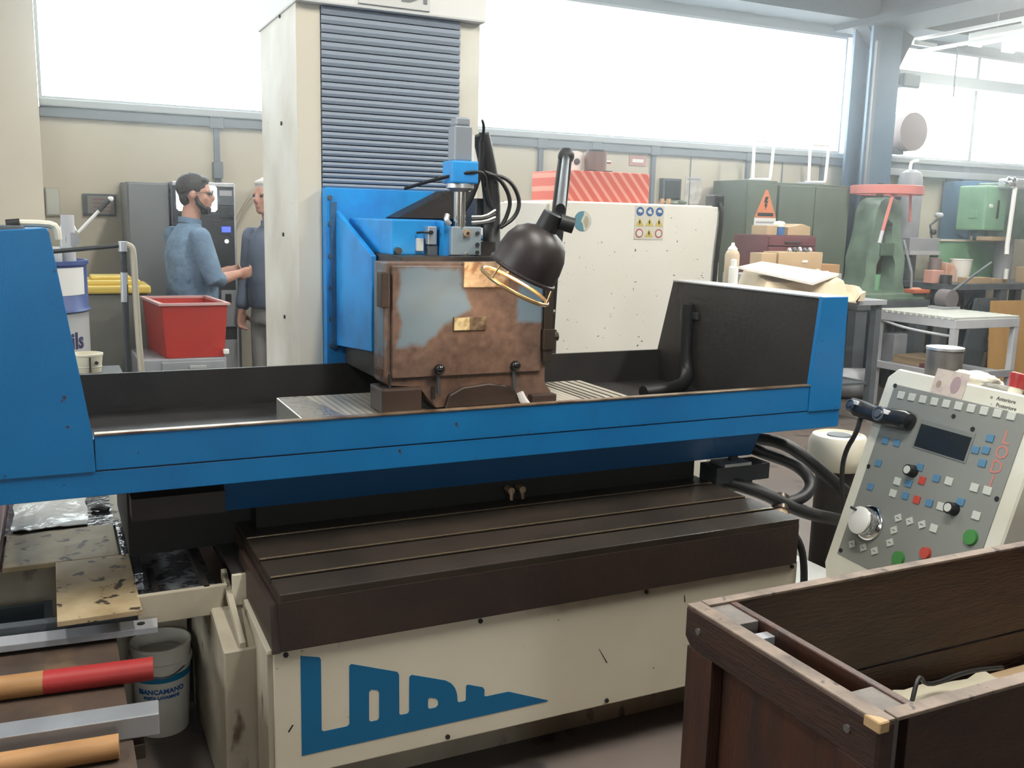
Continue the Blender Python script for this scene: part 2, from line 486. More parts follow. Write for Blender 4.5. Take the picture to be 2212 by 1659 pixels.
# windows
wx = [-.01, 2.35, 7.28, 7.74, 9.18, 10.9, 12.9]
n = 1
for a, b in zip(wx[:-1], wx[1:]):
    if a == 7.28:
        continue
    mb = MB(); f = .022
    mb.box(a, b, 7.5, 7.58, 2.29, 2.29 + f).box(a, b, 7.5, 7.58, 3.42 - f, 3.42).box(a, a + f, 7.5, 7.58, 2.29 + f, 3.42 - f).box(b - f, b, 7.5, 7.58, 2.29 + f, 3.42 - f)
    w = mb.build('window_%d' % n, FRAMEM, kind='structure'); n += 1
    MB().box(a + f - .005, b - f + .005, 7.535, 7.541, 2.29 + f - .005, 3.42 - f + .005).build('pane', GLASS, w)
# grey sill band and packing boxes stored on the ledge right of the pillar
MB().box(7.75, 12.9, 7.36, 7.5, 2.10, 2.17, .006).build('trim_3', FRAMEM, kind='structure')

# steel pillar and the girder it carries
p = thing('steel_pillar', (7.31, 7.15, 0), 'blue-grey steel pillar standing against the window wall', 'pillar')
MB().box(7.12, 7.50, 7.02, 7.05, 0, 3.44).build('flange', PILLARM, p)
MB().box(7.12, 7.50, 7.25, 7.28, 0, 3.44).build('flange', PILLARM, p)
MB().box(7.29, 7.33, 7.05, 7.25, 0, 3.44).build('web', PILLARM, p)
MB().box(7.14, 7.18, 6.98, 7.02, 0, 3.3).build('downpipe', TRUNK, p)
MB().prism([(7.10, 3.44), (7.62, 3.44), (7.72, 3.40), (7.53, 3.05), (7.50, 3.05)], 'y', 7.08, 7.22).build('bracket', GIRDER, p)
mb = MB(); mb.box(7.03, 7.62, -5.8, 7.45, 3.44, 3.50).box(7.03, 7.62, -5.8, 7.45, 4.0, 4.06).box(7.26, 7.38, -5.8, 7.45, 3.50, 4.0)
mb.build('roof_girder', GIRDER, label='heavy grey steel girder running from the pillar along the roof', cat='girder')
MB().box(5.0, 12.9, 7.1, 7.46, 3.50, 3.98).build('lintel_beam', GIRDER, label='deep dark beam above the window band', cat='beam')
MB().box(7.86, 12.9, 7.40, 7.5, 3.05, 3.16).build('window_rail', FRAMEM, label='pale grey horizontal rail across the windows right of the pillar', cat='rail')
# rounded motor housing and control box bolted beside the pillar
o = thing('wall_motor', (7.95, 7.25, 2.3), 'dusky pink drum shaped ventilator beside the pillar at the window', 'ventilator')
MB().cyl((7.9, 7.38, 2.52), (7.9, 7.14, 2.52), .19, .19, 24).build('housing', M('dusky_pink_paint', (.20, .155, .15), .6), o, True)
MB().box(7.5, 7.9, 7.25, 7.3, 2.3, 2.36).build('bracket', TRUNK, o)
o = thing('pillar_floodlight', (7.95, 7.1, 2.92), 'dark floodlight fixed high on the steel pillar', 'floodlight')
MB().box(7.60, 7.83, 7.05, 7.2, 2.92, 3.06, .02).build('housing', GREYDK, o)
MB().box(7.49, 7.61, 7.1, 7.16, 2.96, 3.02).build('arm', GREYDK, o)

# luminaires: those in view, and unseen ones added to light the machine bay
def luminaire(x, y0, y1, z, label, power, grp=None):
    t = thing('fluorescent_batten', (x, (y0 + y1) / 2, z), label, 'ceiling light', grp)
    MB().box(x - .09, x + .09, y0, y1, z + .06, z + .12, .01).build('body', WHITEP, t)
    for dx in (-.055, .055):
        MB().cyl((x + dx, y0 + .03, z + .03), (x + dx, y1 - .03, z + .03), .019, seg=10).build('tube', TUBE, t, True)
    for yy in (y0 + .015, y1 - .015):
        MB().box(x - .085, x + .085, yy - .015, yy + .015, z, z + .06).build('end_cap', WHITEP, t)
    top = 4.3
    for yy in (y0 + .25, y1 - .25):
        MB().cyl((x, yy, z + .12), (x, yy, top), .006, seg=6).build('hanger', TRUNK, t)
    return t


luminaire(8.40, 5.45, 6.95, 3.36, 'lit fluorescent fitting hanging right of the roof girder', 0)
ceiling_lamp_light('batten_light', (8.40, 6.2, 3.35), .16, 1.4, 22)
luminaire(8.95, 5.9, 7.0, 3.36, 'second lit fluorescent fitting hanging beside the first one', 0)
ceiling_lamp_light('batten_light', (8.95, 6.45, 3.35), .16, 1.0, 14)
for x, y, pw, lab in ((-1.2, 1.7, 50, 'unseen fluorescent fitting added as fill over the low brown bench'), (1.3, 1.3, 70, 'unseen fluorescent fitting added as fill over the wooden crate'),
                      (3.6, 1.7, 125, 'unseen fluorescent fitting added as fill over the control console'), (1.2, 4.9, 60, 'unseen fluorescent fitting added as fill over the red bin and machine column'),
                      (4.6, 4.2, 75, 'unseen fluorescent fitting added as fill over the paper package bench'), (6.35, 4.4, 130, 'unseen fluorescent fitting added as fill over the slatted rack')):
    luminaire(x, y - .8, y + .8, 3.6, lab, 0, 'unseen fill fittings under the ceiling')
    ceiling_lamp_light('batten_light', (x, y, 3.58), .2, 1.6, pw)  # area lights of the added, unseen fittings
c = thing('cable_rail', (7.9, 7.0, 3.3), 'white conduit rail with hanging cord beside the roof girder', 'rail')
MB().box(7.86, 7.90, 5.6, 7.44, 3.40, 3.43).build('rail', WHITEP, c)
MB().box(8.10, 8.14, 5.6, 7.44, 3.33, 3.36).build('rail', WHITEP, c)
MB().tube([(8.12, 6.9, 3.34), (8.12, 6.9, 3.0), (8.13, 6.9, 2.85)], .008, 6).build('cord', GREYDK, c)
for y in (6.0, 7.2):
    MB().box(7.84, 8.16, y - .015, y + .015, 3.36, 3.40).build('cross_bar', WHITEP, c)
# ------------------------------------------------------------------ the surface grinder
G = thing('surface_grinder', (1.27, 2.9, 0), 'big blue and cream surface grinding machine with splash guard and bellows column', 'grinding machine')

# --- bed
mb = MB(); mb.box(.45, 2.08, 2.225, 3.6, .155, .50).box(.52, 2.02, 2.36, 3.6, 0, .155).box(.9, 1.9, 2.95, 3.96, 0, .26)
mb.build('bed', CREAM_DIRTY, G)
fp = MB().box(.44, 2.093, 2.195, 2.225, .157, .502, .003).build('front_panel', CREAM, G)
pts = [(0.506, 0.478), (0.553, 0.466), (0.557, 0.459), (0.557, 0.268), (0.562, 0.264), (0.622, 0.264), (0.629, 0.269), (0.629, 0.428), (0.635, 0.432), (0.757, 0.387), (0.762, 0.378),
       (0.763, 0.268), (0.768, 0.264), (0.785, 0.264), (0.790, 0.269), (0.790, 0.366), (0.796, 0.371), (0.892, 0.336), (0.909, 0.324), (0.920, 0.309), (0.926, 0.290), (0.928, 0.268), (0.933, 0.265), (0.949, 0.265), (0.952, 0.268),
       (0.952, 0.308), (0.957, 0.311), (1.002, 0.294), (1.007, 0.286), (1.007, .268), (1.012, 0.265), (1.080, 0.265), (1.205, 0.213), (1.203, .210), (0.506, 0.210)]
h1 = [(0.681, 0.346), (0.687, 0.352), (0.703, 0.347), (0.708, 0.340), (0.708, 0.268), (0.703, 0.263), (0.686, 0.263), (0.681, 0.268)]
h2 = [(0.843, 0.292), (0.848, 0.296), (0.865, 0.290), (0.871, 0.283), (0.872, 0.270), (0.865, 0.264), (0.848, 0.264), (0.843, .268)]
flat('logo', curve_mesh([pts, h1, h2], .0009), frame((0, 2.195, 0), (1, 0, 0), (0, 0, 1)), LOGOBLUE, fp, label='blue pennant shaped LODI lettering')
for x, z in ((.47, .488), (.99, .488), (1.52, .488), (2.07, .488), (.47, .172), (.90, .172), (1.40, .172), (1.95, .172)):
    MB().cyl((x, 2.197, z), (x, 2.190, z), .0065, seg=10).build('screw', INK, fp)
for x, z, dx, dz in ((1.37, .335, .028, -.045), (1.66, .455, .004, -.022), (.475, .28, .012, .018)):
    MB().prism([(x, z), (x + dx, z + dz), (x + dx - .004, z + dz + .001), (x - .003, z + .003)], 'y', 2.1945, 2.196).build('scratch', INK, fp)
MB().box(.425, .445, 2.2, 2.52, .02, .50, .003).build('side_panel', CREAM_DIRTY, G)
mb = MB(); mb.prism([(2.335, .0), (3.3, .0), (3.3, .49), (2.52, .49), (2.335, .455)], 'x', .345, .43, .004)
mb.build('side_panel', CREAM_DIRTY, G)
MB().prism([(2.19, .498), (2.50, .512), (2.50, .520), (2.19, .507)], 'x', .425, .445).build('panel_lip', CREAM, G)
# drip arm between the panels: bright angle with three screws
da = MB().prism([(2.34, .45), (2.62, .545), (2.62, .57), (2.34, .47)], 'x', .385, .40).build('drip_arm', CREAM_DIRTY, G)
MB().box(.40, .455, 2.515, 2.535, .50, .585).build('corner_plate', CREAM, G)
MB().box(.40, .455, 2.53, 2.80, .582, .588).build('cover_strip', BLACKM, G)

# --- lower cross table with its tee slots
tb = MB().box(.454, 2.075, 2.18, 2.95, .502, .632, .003).build('cross_table', SKIRT, G)
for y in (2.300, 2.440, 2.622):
    MB().box(.458, 2.071, y - .0015, y + .006, .6485, .6512, .0008).build('slot_glint', M('lamplit_edge', (.40, .30, .19), .25, metal=.8), tb)  # lamp glint on the slot lips painted as bright brass-brown strips
for a, b in ((2.18, 2.286), (2.300, 2.424), (2.440, 2.606), (2.622, 2.95)):
    MB().box(.456, 2.073 + .0, a, b, .630, .65, .0025).build('table_land', STEEL_BROWN, tb)
MB().prism([(2.18, .50), (2.62, .50), (2.62, .62), (2.20, .62)], 'x', .435, .455).build('table_apron', SKIRT, G)
mb = MB(); mb.box(.50, 2.05, 2.70, 3.42, .65, .86).box(.16, .52, 2.78, 3.3, .585, .80)
mb.build('saddle', M('near_black_casting', (.006, .0055, .0055), .6), G)  # near-black, darker than the black metal of other parts
MB().prism([(2.60, .845), (2.66, .725), (3.3, .725), (3.3, .845)], 'x', .40, 2.27).build('guard_underside', M('blue_enamel_shaded', (.01, .10, .28), .5), G)  # darker blue copy holds the shade under the guard in its colour
MB().box(.16, .40, 2.60, 2.68, .74, .80).build('cross_rail', BLACKM, G)
mb = MB()
for x in (1.30, 1.34):
    mb.cyl((x, 2.69, .69), (x, 2.655, .69), .012, seg=8).tube([(x, 2.66, .69), (x, 2.655, .66)], .006, 6)
mb.build('oil_nipple', BRASS, G)

# --- splash guard
sg = MB().box(-.42, 2.53, 2.505, 2.52, .845, .9085, .002).build('guard_apron', BLUE, G)
MB().box(.076, 2.379, 2.503, 2.519, .9115, 1.0, .002).build('guard_front_panel', BLUE, G)
MB().box(.06, 2.40, 2.512, 2.530, .88, .99).build('guard_back_plate', STEEL_BROWN, G)
MB().box(.076, 2.379, 2.500, 2.525, 1.0, 1.005, .0015).build('guard_rim', M('worn_rim_steel', (.35, .27, .19), .3, metal=.6, var=((.14, .075, .045), 9, .4, .65)), G)
MB().prism([(-.42, .9085), (.0755, .9085), (.073, 1.0), (.002, 1.498), (-.004, 1.505), (-.42, 1.475)], 'y', 2.50, 2.52, .002).build('guard_wing', BLUE, G)
MB().prism([(2.38, .9085), (2.531, .9085), (2.524, 1.312), (2.406, 1.312), (2.381, 1.0)], 'y', 2.50, 2.52, .002).build('guard_wing', BLUE, G)
MB().prism([(2.52, .86), (3.49, .86), (3.49, 1.0), (3.395, 1.31), (2.52, 1.31)], 'x', 2.412, 2.425).build('guard_end_wall', BLACKM, G)
MB().prism([(2.52, .86), (3.49, .86), (3.49, 1.0), (3.395, 1.306), (2.52, 1.306)], 'x', 2.425, 2.524, .003).build('guard_end_wall', BLUE, G)
MB().box(2.408, 2.524, 2.505, 3.395, 1.306, 1.313, .002).build('guard_cap', ALU, G)
MB().prism([(2.52, .86), (3.49, .86), (3.49, 1.0), (3.395, 1.49), (2.52, 1.49)], 'x', -.42, -.01).build('guard_end_wall', BLUE, G)
MB().box(.0, 2.42, 3.472, 3.488, .86, 1.0).build('guard_back_wall', BLACKM, G)
MB().box(.0, 2.42, 2.52, 3.472, .855, .868).build('guard_floor', BLACKM, G)
MB().tube([(2.395, 3.26, 1.22), (2.395, 3.26, 1.0), (2.39, 3.22, .92), (2.3, 3.15, .89), (2.1, 3.12, .885)], .028, 10, 2).build('coolant_hose', DARKRUBBER, G, True)
MB().box(2.40, 2.413, 3.2, 3.32, 1.16, 1.19, .003).build('hose_clip', DARKGREY, G)

# --- magnetic chuck
ck = MB().box(.65, 1.805, 2.66, 3.115, .866, .952, .004).build('magnetic_chuck', CHUCK, G)
for x in (1.62, 1.645, 1.67, 1.70, 1.735, 1.77):
    MB().box(x, x + .007, 2.665, 3.11, .9515, .9535).build('pole_strip', STEEL_BROWN, ck)
MB().prism([(.655, 2.665), (.80, 2.665), (.77, 2.85), (.74, 3.11), (.655, 3.11)], 'z', .9515, .9532).build('wet_film', M('wet_film_steel', (.45, .44, .42), .14, metal=.6, bump=(35, .3)), ck)

# --- column with bellows
mb = MB(); mb.box(.848, .935, 3.60, 4.25, 0, 2.5, .006).box(1.487, 1.575, 3.60, 4.25, 0, 2.5, .006).box(.93, 1.49, 3.66, 4.25, 0, 2.5)
cl = mb.build('column', M('column_cream', (.76, .74, .66), .5, var=((.58, .54, .45), 3, .4, .7), spots=((.02, .02, .02), 60, .735, .75)), G)
MB().box(.846, .935, 3.598, 3.604, 0, 2.5, .001).build('column_strip', M('column_strip_cream', (.70, .64, .52), .5), cl)
for z in (1.14, 1.47, 1.90, 2.3):
    MB().cyl((.850, 3.86, z), (.843, 3.86, z), .008, seg=8).build('screw', INK, cl)
cap = MB().box(.84, 1.583, 3.56, 4.27, 2.303, 2.68, .008).build('column_head', WHITEP, G)
np_ = MB().box(1.067, 1.346, 3.552, 3.561, 2.318, 2.43, .002).build('name_plate', LABEL, cap)
flat('lettering', text_mesh('LODI', .115, .001, bold=.002), frame((1.207, 3.5508, 2.378), (1, 0, 0), (0, 0, 1)), M('plate_grey_ink', (.20, .21, .22), .6), np_)
bl = MB().box(.938, 1.485, 3.63, 3.67, 1.62, 2.31).build('bellows', M('bellows_backing', (.03, .033, .038), .7), G)
BEL = M('bellows_cloth', (.26, .305, .37), .6)  # cloth lightened to carry the window glare in its colour
npl = 26; zz = 1.652
hs = [.018 + .0142 * (i / npl) for i in range(npl)]; sc_ = (2.303 - 1.652) / sum(hs)
for h in hs:
    h *= sc_
    MB().prism([(3.632, zz), (3.590, zz + .002), (3.586, zz + h * .45), (3.592, zz + h - .002), (3.632, zz + h)], 'x', .938, 1.485).build('pleat', BEL, bl)
    zz += h

# --- slide plate, shroud and wheel head
sp_ = MB().box(.936, 1.487, 3.545, 3.60, .80, 1.652, .003).build('slide_plate', BLUE_LT, G)
for z in (1.615, 1.52, 1.40, 1.28, 1.16, 1.06):
    MB().cyl((.952, 3.547, z), (.952, 3.538, z), .009, seg=8).build('screw', GREYDK, sp_)
MB().prism([(3.55, 1.06), (3.10, 1.095), (3.10, 1.42), (3.55, 1.57)], 'x', .972, .990, .002).build('shroud_side', BLUE_LT, G)
MB().prism([(3.55, 1.06), (3.10, 1.095), (3.10, 1.42), (3.55, 1.57)], 'x', 1.455, 1.47).build('shroud_side', BLUE_DIM, G)
MB().prism([(3.55, 1.06), (3.10, 1.095), (3.10, 1.11), (3.55, 1.075)], 'x', .985, 1.46).build('shroud_floor', BLACKM, G)
MB().box(.952, .975, 3.535, 3.556, 1.05, 1.60).build('shroud_flange', BLUE_DIM, G)
MB().prism([(1.17, 1.548), (1.47, 1.548), (1.47, 1.652), (1.375, 1.652)], 'y', 3.40, 3.546).build('gusset', BLACKM, G)
hd = MB().box(1.016, 1.20, 3.02, 3.52, 1.425, 1.543, .006).build('wheel_head', BLUE_LT, G)
MB().box(.995, 1.45, 2.85, 3.50, 1.0, 1.428).build('spindle_block', BLACKM, G)
MB().box(1.10, 1.123, 3.005, 3.022, 1.44, 1.482, .002).build('label', LABEL, hd)
vb = MB().box(1.131, 1.162, 2.985, 3.022, 1.462, 1.522, .003).build('valve', ALU, hd)
MB().cyl((1.138, 2.987, 1.502), (1.138, 2.972, 1.502), .007, seg=8).build('screw', INK, vb)
MB().box(1.135, 1.168, 2.99, 3.022, 1.41, 1.46, .003).build('valve_body', GREYDK, hd)
MB().cyl((1.035, 3.022, 1.44), (1.035, 3.0, 1.44), .012, seg=10).build('plug', DARKGREY, hd)
MB().tube([(1.10, 3.01, 1.50), (1.118, 2.99, 1.503), (1.135, 2.985, 1.502)], .004, 6).build('valve_lead', DARKRUBBER, hd)

# --- dressing unit with its motor
dr = MB().box(1.191, 1.299, 2.93, 2.972, 1.43, 1.524, .004).build('dresser_block', M('pale_blue_alloy', (.36, .44, .50), .35, metal=.4), G)
MB().box(1.172, 1.195, 2.95, 3.05, 1.425, 1.54).build('dresser_bracket', BLUE_LT, G)
MB().box(1.297, 1.36, 2.95, 3.05, 1.41, 1.475).build('dresser_bracket', BLACKM, G)
MB().cyl((1.245, 2.932, 1.503), (1.245, 2.918, 1.503), .013, seg=16).build('bolt', BRASS, dr, True)
MB().cyl((1.245, 2.919, 1.503), (1.245, 2.915, 1.503), .005, seg=8).build('bolt_socket', INK, dr)
for x, z in ((1.284, 1.503), (1.284, 1.466), (1.284, 1.44)):
    MB().cyl((x, 2.932, z), (x, 2.925, z), .007, seg=8).build('screw', DARKGREY, dr)
MB().ball((1.245, 2.945, 1.432), .018, seg=10).build('adjuster', STEEL, dr, True)
MB().cyl((1.228, 2.95, 1.515), (1.228, 2.95, 1.65), .0205, seg=20).build('dresser_column', CHROME, G, True)
MB().lathe([(.022, 1.636), (.046, 1.648), (.046, 1.662), (.03, 1.664)], (1.228, 2.95, 0), seg=24).build('dresser_flange', ALU, G, True)
MB().box(1.182, 1.274, 2.905, 2.995, 1.662, 1.734, .006).build('dresser_gearbox', BLUE_LT, G)
mb = MB(); mb.box(1.195, 1.256, 2.92, 2.98, 1.734, 1.845, .005).box(1.201, 1.25, 2.925, 2.975, 1.845, 1.872, .006)
mb.build('dresser_motor', M('motor_grey', (.28, .31, .35), .4, metal=.3), G)
MB().box(1.26, 1.275, 2.945, 2.96, 1.66, 1.82).build('cable_strip', WHITE_PLASTIC, G)
# cables
MB().tube([(1.33, 3.02, 1.83), (1.36, 3.03, 1.74), (1.385, 3.04, 1.62), (1.38, 3.03, 1.52), (1.37, 3.0, 1.44)], .030, 10, 2).build('cable_bundle', DARKRUBBER, G, True)
MB().tube([(1.325, 3.0, 1.835), (1.33, 3.01, 1.72), (1.30, 3.02, 1.62), (1.265, 3.04, 1.56)], .011, 8, 2).build('cable', DARKRUBBER, G, True)
MB().tube([(1.33, 3.02, 1.80), (1.345, 3.02, 1.66), (1.39, 3.02, 1.55)], .012, 8, 2).build('cable', DARKRUBBER, G, True)
for k, dx in enumerate((0, .035)):
    MB().tube([(1.345 - dx * .2, 3.0, 1.70 + .006 * k), (1.43 - dx, 3.0, 1.69), (1.475 - dx, 3.0, 1.62), (1.46 - dx, 3.0, 1.56), (1.40, 3.0, 1.522)], .007, 6, 3).build('cable', DARKRUBBER, G, True)
MB().tube([(1.09, 3.1, 1.645), (1.15, 2.96, 1.675), (1.24, 2.893, 1.70), (1.31, 2.93, 1.70), (1.34, 3.0, 1.66)], .006, 6, 2).build('cable', DARKRUBBER, G, True)
for k in range(4):
    MB().tube([(1.275, 2.96, 1.53 + .009 * k), (1.32, 2.95, 1.535 + .008 * k), (1.375, 2.99, 1.545 + .012 * k)], .004, 6, 1).build('cable', (DARKRUBBER, WHITE_PLASTIC)[k % 2], G, True)
MB().tube([(1.29, 2.92, 1.865), (1.315, 2.96, 1.85), (1.325, 3.0, 1.8)], .005, 6, 2).build('cable', DARKRUBBER, G, True)
MB().box(1.335, 1.40, 3.06, 3.2, 1.52, 1.62, .004).build('terminal_box', DARKGREY, G)
MB().tube([(1.18, 2.94, 1.56), (1.172, 2.93, 1.545), (1.185, 2.93, 1.53)], .009, 8, 1).build('nozzle', ALU, G, True)

# --- wheel guard
mb = MB()
mb.prism([(.902, 1.415), (1.457, 1.415), (1.457, 1.02), (1.486, .99), (1.486, .958), (1.075, .958), (1.045, .99), (1.02, 1.032), (.918, 1.036), (.902, 1.05)], 'y', 2.755, 2.85, .003)
gd = mb.build('wheel_guard', GUARD, G)
mb = MB(); mb.prism([(.925, 1.405), (1.437, 1.405), (1.437, 1.06), (.925, 1.06)], 'y', 2.744, 2.756, .003)
o = mb.build('guard_door', GUARD, gd)
MB().box(.888, 1.017, 2.725, 2.85, .955, 1.032, .006).build('guard_shoe', SKIRT, gd)
MB().prism([(1.10, .958), (1.36, .958), (1.36, .985), (1.33, 1.018), (1.25, 1.030), (1.16, 1.022), (1.115, 1.0)], 'y', 2.738, 2.76, .004).build('guard_window', SKIRT, gd)
MB().box(1.40, 1.492, 2.725, 3.0, .955, .985, .005).build('guard_shoe', SKIRT, gd)
MB().box(.888, .915, 2.735, 2.78, 1.28, 1.385, .003).build('hinge', SKIRT, gd)
MB().box(1.445, 1.478, 2.74, 2.80, 1.09, 1.40, .003).build('hinge', STEEL_BROWN, gd)
MB().box(1.44, 1.485, 2.735, 2.79, 1.13, 1.20, .004).build('latch', STEEL_BROWN, gd)
MB().cyl((1.48, 2.765, 1.172), (1.507, 2.765, 1.172), .016, seg=10).build('latch_bolt', SKIRT, gd)
MB().cyl((1.47, 2.76, 1.255), (1.492, 2.76, 1.255), .007, seg=8).build('pin', STEEL, gd)
MB().box(.885, .905, 2.76, 2.80, 1.07, 1.09).build('hinge', SKIRT, gd)
MB().prism([(1.455, 1.00), (1.505, 1.02), (1.50, 1.06), (1.49, 1.085), (1.455, 1.09)], 'y', 2.85, 2.88, .003).build('spray_nozzle', STEEL_BROWN, gd)
MB().box(1.157, 1.312, 2.738, 2.746, 1.338, 1.418, .002).build('rating_plate', BRASS, gd)
mb = MB(); mb.box(1.125, 1.236, 2.739, 2.745, 1.203, 1.246, .001)
mb.build('rating_plate', M('small_rusty_plate', (.20, .16, .10), .5, metal=.3, var=((.07, .04, .03), 30, .4, .6)), gd)
MB().box(1.127, 1.178, 2.737, 2.740, 1.205, 1.244).build('rating_plate', M('stained_ivory_plate', (.46, .40, .24), .5, var=((.25, .2, .1), 40, .45, .6)), gd)
for x in (1.075, 1.338):
    k = MB().tube([(x, 2.74, 1.07), (x - .002, 2.728, 1.01)], .0065, 8).build('clamp_lever', DARKGREY, gd, True)
    MB().ball((x, 2.728, 1.086), .0175).build('ball_knob', GLASSDK, k, True)
MB().box(1.056, 1.066, 2.738, 2.746, .99, 1.03).build('slot', INK, gd)
MB().box(.915, .921, 2.738, 2.746, 1.03, 1.075).build('slot', INK, gd)

# --- right end: hoses, pump and drip ledge
MB().tube([(2.30, 2.90, .80), (2.38, 2.85, .735), (2.45, 2.773, .745), (2.50, 2.70, .727), (2.58, 2.643, .652), (2.72, 2.618, .544), (2.90, 2.70, .45)], .024, 10, 3).build('coolant_hose', DARKRUBBER, G, True)
MB().tube([(2.22, 2.80, .78), (2.36, 2.692, .715), (2.45, 2.615, .685), (2.49, 2.565, .628), (2.43, 2.53, .585), (2.33, 2.54, .565)], .022, 10, 3).build('coolant_hose', DARKRUBBER, G, True)
MB().tube([(2.12, 2.68, .645), (2.24, 2.566, .618), (2.34, 2.52, .562), (2.45, 2.51, .52), (2.60, 2.56, .474), (2.72, 2.62, .43)], .024, 10, 3).build('coolant_hose', DARKRUBBER, G, True)
MB().cyl((2.335, 2.56, .585), (2.305, 2.52, .545), .032, seg=12).build('hose_collar', STEEL_BROWN, G, True)
MB().cyl((2.31, 2.525, .55), (2.29, 2.50, .50), .027, seg=12).build('hose_collar', BRASS, G, True)
mb = MB(); mb.box(2.09, 2.33, 2.62, 2.72, .64, .70, .004).box(2.11, 2.27, 2.64, 2.70, .60, .66)
mb.build('valve_block', DARKGREY, G)
MB().box(2.12, 2.24, 2.615, 2.70, .70, .712, .002).build('valve_cover', ALU, G)
MB().cyl((2.19, 2.66, .712), (2.19, 2.66, .73), .018, seg=10).build('valve_cap', DARKGREY, G, True)
MB().tube([(2.08, 2.24, .61), (2.105, 2.20, .56), (2.115, 2.185, .48), (2.115, 2.18, .36), (2.11, 2.18, .28)], .012, 8, 2).build('drain_hose', DARKRUBBER, G, True)
MB().box(2.09, 2.62, 2.35, 2.95, .245, .262, .003).build('drip_ledge', WHITEP, G)
MB().box(2.10, 2.60, 2.37, 2.95, 0.02, .245).build('drip_tank', CREAM_DIRTY, G)

# ------------------------------------------------------------------ coolant tray left of the bed
T = thing('coolant_tray', (0, 3.0, 0), 'oil-stained cream cover plates of the coolant tray beside the machine bed', 'coolant tray')
MB().box(-.55, .33, 2.98, 3.75, 0, .53).build('tank', CREAM_DIRTY, T)
MB().box(-.165, .140, 2.905, 3.215, .535, .55, .002).build('cover_plate', RUST_CREAM, T)
MB().box(-.030, .166, 2.46, 2.902, .535, .55, .002).build('cover_plate', RUST_CREAM, T)
MB().box(.166, .37, 2.56, 3.3, .50, .522).build('channel_floor', M('wet_tray_steel', (.30, .31, .33), .16, metal=.35, var=((.08, .08, .085), 22, .45, .55), bump=(35, .3)), T)  # wet steel, its grey lightened to carry a missing window reflection
MB().box(.145, .192, 2.73, 3.26, .522, .548, .002).build('channel_rim', WET, T)
MB().box(.205, .222, 2.60, 2.80, .522, .532).build('channel_bar', BLACKM, T)
MB().box(.160, .392, 2.545, 2.562, .47, .552, .003).build('front_lip', CREAM_DIRTY, T)
MB().box(.33, .345, 2.55, 3.2, .50, .552).build('side_lip', BLACKM, T)
MB().box(-.55, .145, 3.215, 3.7, .53, .545).build('cover_plate', WET, T)
MB().box(-.45, -.17, 2.93, 3.6, .53, .60, .004).build('rusty_side_box', MAROON, T)

# oily plastic sheet lying on the tray
def sheet(name, x0, x1, y0, y1, z, amp, mat, nx=18, ny=14, seed=0, th=.003, **k):
    mb = MB(); up = []; lo = []
    for j in range(ny + 1):
        for i in range(nx + 1):
            x = x0 + (x1 - x0) * i / nx; y = y0 + (y1 - y0) * j / ny
            h = z + amp * (.5 + .5 * noise.noise(V((x * 9 + seed, y * 9, seed)))) + amp * .35 * abs(noise.noise(V((x * 30, y * 22 + seed, 1))))
            up.append((x + .01 * noise.noise(V((y * 14, seed, 3))), y + .01 * noise.noise(V((x * 14, seed, 5))), h)); lo.append((up[-1][0], up[-1][1], h - th))
    U = mb._v(up); D = mb._v(lo); w = nx + 1
    for j in range(ny):
        for i in range(nx):
            q = [j * w + i, j * w + i + 1, (j + 1) * w + i + 1, (j + 1) * w + i]
            mb._f([U[c] for c in q]); mb._f([D[c] for c in q[::-1]])
    edge = [j for j in range(w)] + [j * w + nx for j in range(1, ny + 1)] + [ny * w + i for i in range(nx - 1, -1, -1)] + [j * w for j in range(ny - 1, 0, -1)]
    for a, b in zip(edge, edge[1:] + edge[:1]):
        mb._f([U[a], D[a], D[b], U[b]])
    return mb.build(name, mat, smooth=True, **k)


sheet('plastic_sheet', -.15, .07, 3.22, 3.56, .548, .02, M('wet_white_plastic', (.72, .72, .68), .15, bump=(30, .4)), label='crumpled wet white plastic sheet on the coolant tray', cat='plastic sheet')
MB().tube([(.085, 3.40, .553), (.10, 3.39, .560), (.115, 3.385, .556), (.135, 3.37, .553)], [.008, .012, .012, .008], 8).build('metal_clip', BLACKM, label='small black clip lying on the wet tray plate', cat='clip', smooth=True)
# white scrap of paper by the wheel guard on the chuck
MB().prism([(1.265, 2.655), (1.33, 2.662), (1.335, 2.70), (1.285, 2.715), (1.255, 2.69)], 'z', .9525, .957).build('paper_scrap', WHITEP, label='small white paper scrap at the foot of the wheel guard', cat='paper')
mb = MB(); mb.tube([(1.35, 2.715, 1.0), (1.36, 2.71, .975), (1.375, 2.70, .957)], [.012, .014, .011], 8)
mb.build('plastic_wrap', M('clear_wrap', (.75, .77, .8), .08, metal=.3), label='shiny twist of plastic wrap on the chuck by the guard', cat='wrap', smooth=True)

# ------------------------------------------------------------------ work lamp in front of the wheel guard
W = thing('work_lamp', (1.87, 3.55, 1.0), 'lit black dome work lamp on a jointed arm over the wheel guard', 'lamp')
c0 = V((1.226, 2.44, 1.428)); ax = V((-.368, .292, -.88)).normalized()    # opening direction
MB().box(1.86, 1.90, 3.49, 3.56, 1.0, 1.10).build('base_clamp', DARKGREY, W)
MB().tube([(1.88, 3.52, 1.05), (1.885, 3.50, 1.45), (1.875, 3.42, 1.80)], [.022, .030, .028], 10, 1).build('lower_arm', DARKRUBBER, W, True)
MB().ball((1.868, 3.40, 1.805), .034).build('elbow_joint', DARKRUBBER, W, True)
apex = c0 - ax * .105
MB().tube([(1.868, 3.40, 1.80), tuple(apex - ax * .05 + V((.02, 0, .02)))], .014, 10).build('upper_arm', DARKRUBBER, W, True)
MB().cyl(tuple(apex - ax * .055 + V((-.004, 0, 0))), tuple(apex + ax * .03), .030, .034, 16).build('lamp_neck', DARKRUBBER, W, True)
